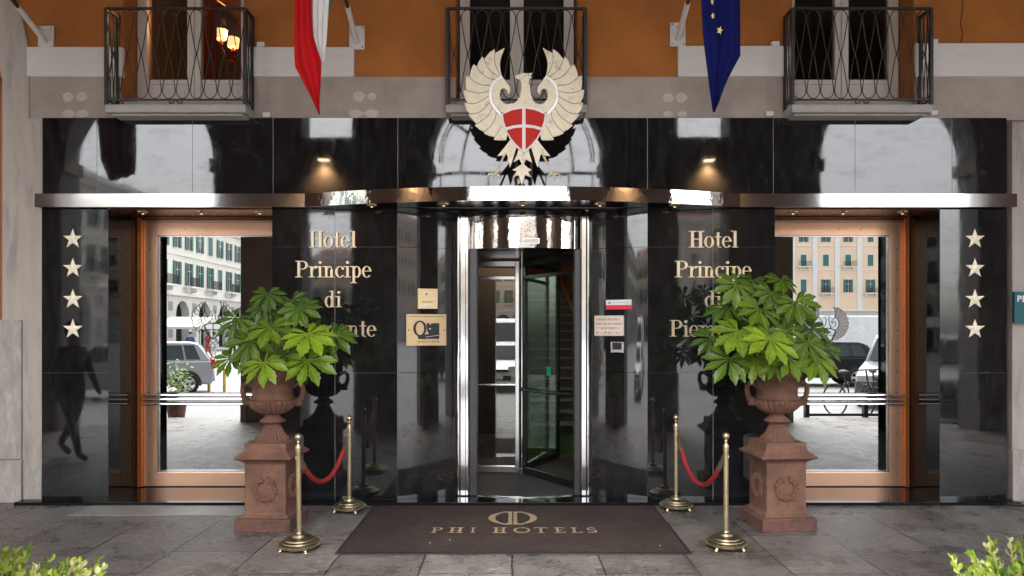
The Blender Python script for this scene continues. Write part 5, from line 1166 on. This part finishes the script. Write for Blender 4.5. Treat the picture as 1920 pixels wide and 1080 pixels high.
# ================================================================ PIAZZA (seen in the mirrored doors)
def palazzo(name, label, org, ang, nb, bay, mats, floors, pil=False, arches=True, top=14, depth=10):
    """front runs along local +x from org, faces local -y"""
    t = empty(name, org, label, 'building'); mx = Matrix.Translation(org) @ Matrix.Rotation(ang, 4, 'Z'); W_ = nb*bay
    def fin(mb, nm, m, par=None, **k):
        o = mb.build(nm, m, None, **k); o.data.transform(mx); o.parent = par or t; o.matrix_parent_inverse = world_of(par or t).inverted(); return o
    b = MB(); gz = 5.6
    if arches:
        ops_ = [(i*bay+bay/2-1.45, i*bay+bay/2+1.45, 3.5, True, None) for i in range(nb)]; wall_openings(b, 0, W_, gz, 0, .8, ops_); fin(b, 'ground_arcade', mats['g'])
        fin(MB().box(0, W_, 3.5, 3.6, 0, gz), 'arcade_back', M['shadowdark']); fin(MB().box(0, W_, .8, 3.5, gz-.1, gz), 'arcade_vault', mats['g'])  # back wall coloured dark for the shade inside the arcade
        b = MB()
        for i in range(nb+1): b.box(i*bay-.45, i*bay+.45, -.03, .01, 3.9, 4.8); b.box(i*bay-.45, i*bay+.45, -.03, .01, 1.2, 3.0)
        fin(b, 'mezzanine_window', mat('grey_shadow_window', (.30, .28, .26), .8))
    else: fin(MB().box(0, W_, 0, 1, 0, gz), 'ground_floor', mats['g'])
    fin(MB().box(0, W_, 0, depth, gz+.002, top), 'wall', mats['w'])
    b = MB()
    b.box(-.2, W_+.2, -.25, .2, gz-.15, gz+.15)
    for z in floors[1:]: b.box(0, W_, -.12, .0, z-1.75, z-1.55)
    b.box(-.3, W_+.3, -.7, .3, top-.4, top+.1); b.box(-.3, W_+.3, -.35, .3, top-.9, top-.4)
    if pil:
        for i in range(nb+1): b.box(i*bay-.42, i*bay+.42, -.22, 0, gz+.15, top-.9)
    fin(b, 'cornice', mats['t'])
    fin(MB().prism([(-.5, top+.1), (depth+.5, top+.1), (depth/2, top+2.2)], -.3, W_+.3, 'yz'), 'roof', M['roof'])
    proto = None
    step = bay/2 if not pil else bay
    nw = int(W_/step)
    cnt = 0
    for fi, z in enumerate(floors):
        hh = 1.0 if fi else 1.15
        for i in range(nw):
            X = step*(i+.5)
            wb_ = MB(); sh = .38
            wb_.mi = 0; wb_.box(X-.62, X+.62, -.06, .0, z-hh-.10, z+hh+.18)
            wb_.mi = 1; wb_.box(X-.42, X+.42, -.075, -.061, z-hh, z+hh)
            wb_.mi = 2
            if pil and fi == 1: wb_.box(X-.5, X+.5, -.11, -.076, z-hh, z+hh)
            elif (i*7+fi*3) % 5 == 0: wb_.box(X-.5, X+.5, -.11, -.076, z-hh, z+hh)
            else: wb_.box(X-.84, X-.43, -.12, -.061, z-hh, z+hh); wb_.box(X+.43, X+.84, -.12, -.061, z-hh, z+hh)
            wb_.mi = 0
            wb_.box(X-.02, X+.02, -.09, -.0755, z-hh, z+hh); wb_.box(X-.5, X+.5, -.09, -.0755, z+.3, z+.35)
            if cnt < 99: fin(wb_, 'window', [mats['t'], M['carglass'], M['shutter']]); cnt += 1
            if (fi == 0 and i % 2 == 0) or (pil and fi == 1 and i % 2 == 1):
                k_ = MB(); k_.mi = 0; k_.box(X-1.2, X+1.2, -.9, 0, z-hh-.3, z-hh-.14); k_.box(X-.9, X-.7, -.5, 0, z-hh-.7, z-hh-.3); k_.box(X+.7, X+.9, -.5, 0, z-hh-.7, z-hh-.3); k_.mi = 1
                for q_ in range(13): k_.box(X-1.17+q_*.19, X-1.12+q_*.19, -.88, -.84, z-hh-.14, z-hh+.75)
                k_.box(X-1.2, X+1.2, -.9, -.83, z-hh+.75, z-hh+.8); fin(k_, 'balcony', [mats['t'], M['iron']])
    return t
cm = dict(g=mat('pale_stucco', (.62, .585, .54), .85, var=.06, scale=.5), w=M['cream'], t=M['creamw'])
pm = dict(g=mat('pale_stone_base', (.60, .58, .55), .85, var=.08, scale=.4), w=M['peach'], t=M['creamw'])
# left flank, front facing +X:  local -y -> +x
palazzo('cream_palazzo', 'cream arcaded building with green shutters, reflected in the left glass door', (-34, -107.2, -.13), R(90), 16, 5.2, cm, [7.75, 11.3], top=14.2)
# far side, front facing +Y (towards the hotel)
palazzo('peach_palazzo', 'peach building with white pilasters and green shutters, reflected in the right glass door', (74, -112, -.13), R(180), 20, 4.0, pm, [10.0, 14.6, 18.9], pil=True, arches=False, top=22)
palazzo('ochre_palazzo', 'ochre building with green shutters across the piazza, reflected in the revolving door', (-6.2, -112, -.13), R(180), 7, 4.2, dict(g=pm['g'], w=M['peach'], t=M['creamw']), [8.2, 12.0], arches=True, top=15)
palazzo('right_palazzo', 'cream building on the right side of the piazza, glimpsed in the marble reflections', (70, -24, -.13), R(-90), 14, 5.2, cm, [7.75, 11.3], top=14.2)
st = MB()
for k in range(8): st.box(28, 70, -104-k*.5, -111, -.13, .45+k*.55)
tag(st.build('white_terrace_steps', mat('white_terrace', (.66, .66, .65), .7, var=.1, scale=.3)), 'broad white steps and terrace before the peach building, reflected in the right door', 'steps')

# ---------------------------------------------------------------- vehicles
def car(label, loc, rz, paint, L=4.0, Wd=1.68, Ht=1.5, kind='hatch', cat='car'):
    t = empty('parked_car' if kind != 'van' else 'parked_van', (0, 0, 0), label, cat, 'vehicles parked in the piazza')
    h = L/2
    if kind == 'van':
        low = [(-h,.45),(-h,1.0),(-h+.05,Ht-.15),(-h+.2,Ht),(h-1.5,Ht),(h-1.25,Ht-.12),(h-.55,1.35),(h-.1,1.1),(h,.75),(h,.35),(-h+.1,.35)]
        gr = [(h-1.38,Ht-.28),(h-1.28,Ht-.2),(h-.62,1.42),(h-.75,1.28),(h-1.75,1.28),(h-1.75,Ht-.28)]
    else:
        low = [(-h,.42),(-h-.0,.62),(-h+.05,.88),(-h+.12,.96),(h-1.15,.96),(h-.35,.82),(h-.06,.66),(h,.5),(h-.04,.3),(-h+.1,.28)]
        gr = [(-h+.10,.95),(-h+.42,Ht-.06),(-h+.62,Ht-.01),(-h+1.5,Ht),(h-1.85,Ht-.04),(h-1.55,Ht-.14),(h-.95,.93)]
        if kind == 'suv': gr = [(-h+.06,1.05),(-h+.25,Ht-.05),(-h+.6,Ht),(h-1.75,Ht),(h-1.55,Ht-.1),(h-1.05,1.02)]; low = [(x_, z_+(.12 if z_ > .5 else .08)) for x_, z_ in low]
    def tap(pts, m_, nm, w0, w1, z0, z1, bev, par=None):
        b = MB(); n = len(pts)
        wv = lambda z: (w0+(w1-w0)*max(0, min(1, (z-z0)/(z1-z0))))/2
        A = [b.V(p[0], -wv(p[1]), p[1]) for p in pts]; B = [b.V(p[0], wv(p[1]), p[1]) for p in pts]
        b.face(A); b.face(B[::-1])
        for i in range(n): b.face([A[i], A[(i+1) % n], B[(i+1) % n], B[i]])
        return b.build(nm, m_, par or t, smooth=True, bevel=bev, angle=30)
    body = tap(low, paint, 'body', Wd, Wd-.10, .5, Ht if kind == 'van' else 1.0, .05)
    if kind != 'van':
        cabin = tap(gr, paint, 'cabin', Wd-.08, Wd-.46, .93, Ht, .04)
        b = MB()
        zs_, ze_ = (.99 if kind != 'suv' else 1.1), Ht-.10
        wv = lambda z: (Wd-.08+(-.38)*(z-.93)/(Ht-.93))/2+.004
        fx = lambda z: -h+.20+.27*(z-.95)/(Ht-.95); rx = lambda z: h-1.02-.56*(z-.95)/(Ht-.95)
        for s in (-1, 1):
            for (u0, u1) in ((0.06, .20), (.22, .56), (.60, .95)):
                q_ = []
                for (u, z) in ((u0, zs_), (u1, zs_), (u1, ze_), (u0, ze_)):
                    X = fx(z)+(rx(z)-fx(z))*u; q_.append(b.V(X, s*wv(z), z))
                b.face(q_)
        for (xf, dx) in ((fx, -.13), (rx, .10)):
            q_ = [b.V(xf(z)+dx*(.93 if dx < 0 else 1)*(1 if z < 1.2 else .75), s*(wv(z)-.09), z) for (z, s) in ((zs_, -1), (zs_, 1), (ze_, 1), (ze_, -1))]; b.face(q_)
        b.build('car_window', M['carglass'], t)
    else:
        b = MB(); wv = lambda z: (Wd-.10*(z-.5)/(Ht-.5))/2+.006
        for s in (-1, 1): b.face([b.V(X, s*wv(z), z) for (X, z) in ((h-1.75, 1.3), (h-.8, 1.3), (h-1.33, Ht-.35), (h-1.75, Ht-.35))])
        b.face([b.V(X, Y_, z) for (X, Y_, z) in ((h-.56, -Wd/2+.14, 1.43), (h-.56, Wd/2-.14, 1.43), (h-1.19, Wd/2-.2, Ht-.17), (h-1.19, -Wd/2+.2, Ht-.17))]); b.build('car_window', M['carglass'], t)
    wr = .31 if kind == 'hatch' else .35
    for X in (-h+.72, h-.78):
        for s in (-1, 1):
            Yw = s*(Wd/2-.10)
            a = MB(); n = 28
            prof = [(wr*.66, -.09), (wr*.9, -.10), (wr, -.075), (wr, .075), (wr*.9, .10), (wr*.66, .09)]
            rg = [[a.V(X+r*math.cos(2*math.pi*j/n), Yw+y, wr+r*math.sin(2*math.pi*j/n)) for j in range(n)] for r, y in prof]
            for r1, r2 in zip(rg, rg[1:]+rg[:1]):
                for j in range(n): a.face([r1[j], r1[(j+1) % n], r2[(j+1) % n], r2[j]])
            wl = a.build('wheel', M['tyre'], t, smooth=True)
            a = MB(); yo = Yw+s*.085
            for k in range(5):
                an = R(72*k); d1 = Vector((math.cos(an), 0, math.sin(an))); d2 = Vector((-math.sin(an), 0, math.cos(an))); c_ = Vector((X, yo, wr))
                a.prism([((c_+d1*r_+d2*w_).x, (c_+d1*r_+d2*w_).z) for r_, w_ in ((.03, -.035), (wr*.66, -.05), (wr*.66, .05), (.03, .035))], yo-.01*s-.0005*k, yo+.012*s+.0005*k)
            a.tube([(X+wr*.64*math.cos(R(g)), yo, wr+wr*.64*math.sin(R(g))) for g in range(0, 361, 15)], .014, 6); a.build('rim', M['rim'], wl)
            a = MB(); a.lathe([(wr*.64, 0), (wr*.64, .02)], 20); o = a.build('hub_disc', M['dark'], wl); o.data.transform(Matrix.Translation((X, yo-s*.05, wr)) @ Matrix.Rotation(R(90), 4, 'X'))
            a = MB(); ar = [(X+(wr+.06)*math.cos(R(g)), wr+(wr+.06)*math.sin(R(g))) for g in range(-10, 191, 10)]; a.prism(ar, s*(Wd/2-.03), s*(Wd/2+.004)) ; a.build('wheel_arch', M['rubber'], t)
            wl.location.y += s*.06
    b = MB()
    for s in (-1, 1): b.box(-h-.012, -h+.10, s*(Wd/2-.20), s*(Wd/2-.01), .72 if kind != 'van' else .9, 1.0 if kind != 'van' else 1.3)
    b.build('tail_light', M['redlight'], t, bevel=.02)
    b = MB()
    for s in (-1, 1): b.box(h-.22, h-.015, s*(Wd/2-.42), s*(Wd/2-.04), .62, .78) if kind != 'van' else b.box(h-.14, h+.012, s*(Wd/2-.42), s*(Wd/2-.05), .72, 1.0)
    b.build('headlight', M['lens'], t, bevel=.02)
    b = MB(); b.box(h-.06, h+.02, -.5, .5, .36, .5); b.box(-h-.02, -h+.05, -.6, .6, .36, .44); b.box(h-.05, h+.012, -.42, .42, .6, .68); b.build('bumper_grille', M['rubber'], t)
    b = MB(); b.box(h-.0, h+.026, -.26, .26, .40, .50); b.box(-h-.026, -h, -.26, .26, .5, .60); b.build('number_plate', M['signwhite'], t)
    for o in [q for q in C.objects if q.parent == t]: pass
    t.location = loc; t.rotation_euler = (0, 0, rz); t.matrix_basis = Matrix.LocRotScale(Vector(loc), Euler((0, 0, rz)), None); return t
g0 = -.13
car('silver hatchback seen from its side, reflected in the left glass door', (-10.7, -5.3, g0), R(153), M['silver'], 3.9, 1.66, 1.5)
car('dark grey hatchback reflected behind the right urn plant', (9.8, -8.9, g0), R(188), M['darkpaint'], 4.2, 1.75, 1.46)
car('tall white van reflected in the right glass door', (13.6, -15.5, g0), R(180), M['whitepaint'], 5.6, 2.0, 2.45, 'van', 'van')
car('grey off-road car with round lamps reflected at the edge of the right door', (9.8, -2.7, g0), R(125), M['greypaint'], 4.1, 1.78, 1.72, 'suv')
car('white hatchback facing the hotel, reflected in the revolving door', (-2.1, -6.3, g0), R(90), M['whitepaint'], 3.9, 1.66, 1.46)
car('white delivery van facing the hotel, reflected above the white car', (-3.0, -12.3, g0), R(90), M['whitepaint'], 5.0, 1.95, 2.3, 'van', 'van')
car('white car parked at the far left of the piazza, reflected in the side pane', (-17.0, -9.5, g0), R(90), M['whitepaint'], 4.0, 1.7, 1.48)
car('blue grey car parked on the right of the piazza', (18.0, -7.0, g0), R(85), M['greypaint'], 4.2, 1.74, 1.46)

# bicycles / low barrier / yellow hoop
def bicycle(X, Y, rz, label):
    t = empty('bicycle', (0, 0, 0), label, 'bicycle', 'bicycles by the arcade')
    for xx in (-.52, .52):
        MB().tube([(xx+.33*math.cos(R(g)), 0, .34+.33*math.sin(R(g))) for g in range(0, 361, 12)], .018, 6).build('wheel', M['tyre'], t)
    b = MB(); 
    for seg in ([(-.52,.34),(-.08,.30),(.32,.72),(-.2,.74),(-.08,.30)], [(-.52,.34),(-.2,.74)], [(.52,.34),(.34,.78),(.30,1.0)], [(-.24,.74),(-.27,.92)]): b.tube([(a, 0, z) for a, z in seg], .017, 6)
    b.build('frame', M['iron'], t)
    MB().tube([(.22, -.28, 1.0), (.34, -.1, 1.02), (.34, .1, 1.02), (.22, .28, 1.0)], .014, 6).build('handlebar', M['iron'], t)
    MB().ball((-.28, 0, .95), .12, 10, 6, (1.1, .6, .35)).build('saddle', M['rubber'], t, smooth=True)
    t.location = (X, Y, g0); t.rotation_euler = (0, 0, rz); return t
bicycle(7.0, .35, R(70), 'dark bicycle at the kerb, left one reflected in the right door')
bicycle(7.6, .15, R(95), 'dark bicycle at the kerb, right one reflected in the right door')
t = empty('low_barrier', (6.6, .9, g0), 'low dark metal barrier at the kerb, reflected in the right glass door', 'barrier')
MB().box(5.7, 8.2, .98, 1.02, .0, .05).build('lower_rail', M['iron'], t); MB().box(5.7, 8.2, .98, 1.02, .36, .42).build('upper_rail', M['iron'], t)
for xx in (5.75, 6.9, 8.15): MB().box(xx-.04, xx+.04, .95, 1.05, g0, .42).build('post', M['iron'], t)
t = empty('yellow_hoop', (-8.4, -3.0, g0), 'worn yellow hoop barrier reflected in the left glass door', 'barrier')
MB().tube([(-9.08, -6.2, g0), (-9.08, -6.2, .54), (-9.02, -6.2, .61), (-8.68, -6.2, .61), (-8.62, -6.2, .54), (-8.62, -6.2, g0)], .045, 10).build('hoop', M['yellow'], t, smooth=True)
# shrub in a pot outside the left opening
t = empty('potted_shrub', (-6.1, -.2, g0), 'small potted shrub by the arcade, reflected in the left glass door', 'shrub')
MB().lathe([(.16, 0), (.2, .3), (.22, .32)], 20, (-7.0, .2, g0)).build('pot', M['terra2'], t); bb = MB(); random.seed(9)
for i in range(260):
    v = Vector((random.gauss(0, .13), random.gauss(0, .13), random.gauss(.0, .18)))+Vector((-7.0, .2, .62)); d1 = Vector((random.uniform(-1, 1), random.uniform(-1, 1), random.uniform(-1, 1))).normalized()*.045; d2 = d1.cross(Vector((.3, .5, 1))).normalized()*.022
    bb.face([bb.V(v-d1), bb.V(v+d2), bb.V(v+d1), bb.V(v-d2)])
bb.build('foliage', mat('shrub_green', (.18, .28, .05), .5, var=.4, scale=30), t)
# white market canopy
t = empty('market_canopy', (-33, -46, g0), 'white market stall canopy in front of the cream building, reflected in the left door', 'market stall')
MB().prism([(-58, 1.9), (-58, 2.1), (-55, 3.1), (-49, 3.0), (-46, 2.1), (-46, 1.9)], -31, -27, 'yz').build('canopy', M['flagwhite'], t)
for yy in (-57.5, -52, -46.5): MB().tube([(-27.2, yy, g0), (-27.2, yy, 2.0)], .06, 8).build('post', M['bracket'], t)

# ---------------------------------------------------------------- people
def person(label, loc, rz, stride, coat, s=1.0):
    t = empty('person', (0, 0, 0), label, 'person')
    me = bpy.data.meshes.new('body'); V_ = []; E_ = []; Rr = []
    def n(p, r, par=None):
        V_.append(p); Rr.append(r)
        if par is not None: E_.append((par, len(V_)-1))
        return len(V_)-1
    pel = n((0, 0, .95), (.16, .13)); w = n((0, 0, 1.10), (.15, .11), pel); chh = n((.01, 0, 1.32), (.19, .13), w); nk = n((.02, 0, 1.46), (.07, .065), chh); hd = n((.03, 0, 1.56), (.075, .085), nk); hd2 = n((.04, 0, 1.66), (.085, .095), hd); n((.03, 0, 1.74), (.055, .06), hd2)
    for sd_ in (-1, 1):
        f = stride*sd_
        hp_ = n((0, sd_*.10, .88), (.10, .10), pel); kn = n((f*.20+.03, sd_*.11, .50), (.062, .062), hp_); an = n((f*.42-(.10 if f < 0 else 0), sd_*.11, .10+(.06 if f < 0 else 0)), (.042, .042), kn); n((f*.42+.16-(.10 if f < 0 else 0), sd_*.12, .045), (.045, .035), an)
        sh_ = n((0, sd_*.18, 1.40), (.07, .07), chh); el_ = n((-f*.14-.02, sd_*.22, 1.14), (.05, .05), sh_); wr_ = n((-f*.24+.06, sd_*.20, .92), (.034, .034), el_); n((-f*.26+.1, sd_*.20, .83), (.038, .022), wr_)
    me.from_pydata(V_, E_, []); o = bpy.data.objects.new('body', me); C.objects.link(o)
    sk = o.modifiers.new('skin', 'SKIN'); 
    for i, r in enumerate(Rr): me.skin_vertices[0].data[i].radius = r
    me.skin_vertices[0].data[0].use_root = True
    o.modifiers.new('sub', 'SUBSURF').levels = 2; o.modifiers['sub'].render_levels = 2
    dg = bpy.context.evaluated_depsgraph_get(); dg.update(); m2 = bpy.data.meshes.new_from_object(o.evaluated_get(dg)); bpy.data.objects.remove(o)
    m2.name = 'body'; m2.materials.clear(); m2.materials.append(M['skin']); m2.materials.append(coat)
    for p in m2.polygons: p.use_smooth = True; p.material_index = 0 if (p.center.z > 1.47 or (p.center.z < .9 and abs(p.center.y) > .2)) else 1
    o = bpy.data.objects.new('body', m2); C.objects.link(o); o.parent = t
    MB().ball((.015, 0, 1.69), .115, 12, 8, (.95, .88, 1)).build('hair', M['hair'], t, smooth=True)
    t.location = loc; t.rotation_euler = (0, 0, rz); t.scale = (s, s, s); return t
person('walking person in dark clothes, reflected in the left marble pillar', (-5.75, 4.5, 0), R(20), .6, M['cloth1'])
for i, (X, Y, cl, lab, rz) in enumerate(((-20.5, -30, M['cloth2'], 'distant person in blue standing in the piazza, reflected in the left door', 1), (-19.6, -30.5, M['cloth3'], 'distant person in red standing in the piazza, reflected in the left door', 2), (-18.8, -29.5, M['cloth4'], 'distant person in white standing in the piazza, reflected in the left door', 4), (-17.9, -30.2, M['cloth1'], 'distant person in black standing in the piazza, reflected in the left door', 5))):
    person(lab, (X, Y, g0), rz, .3, cl)
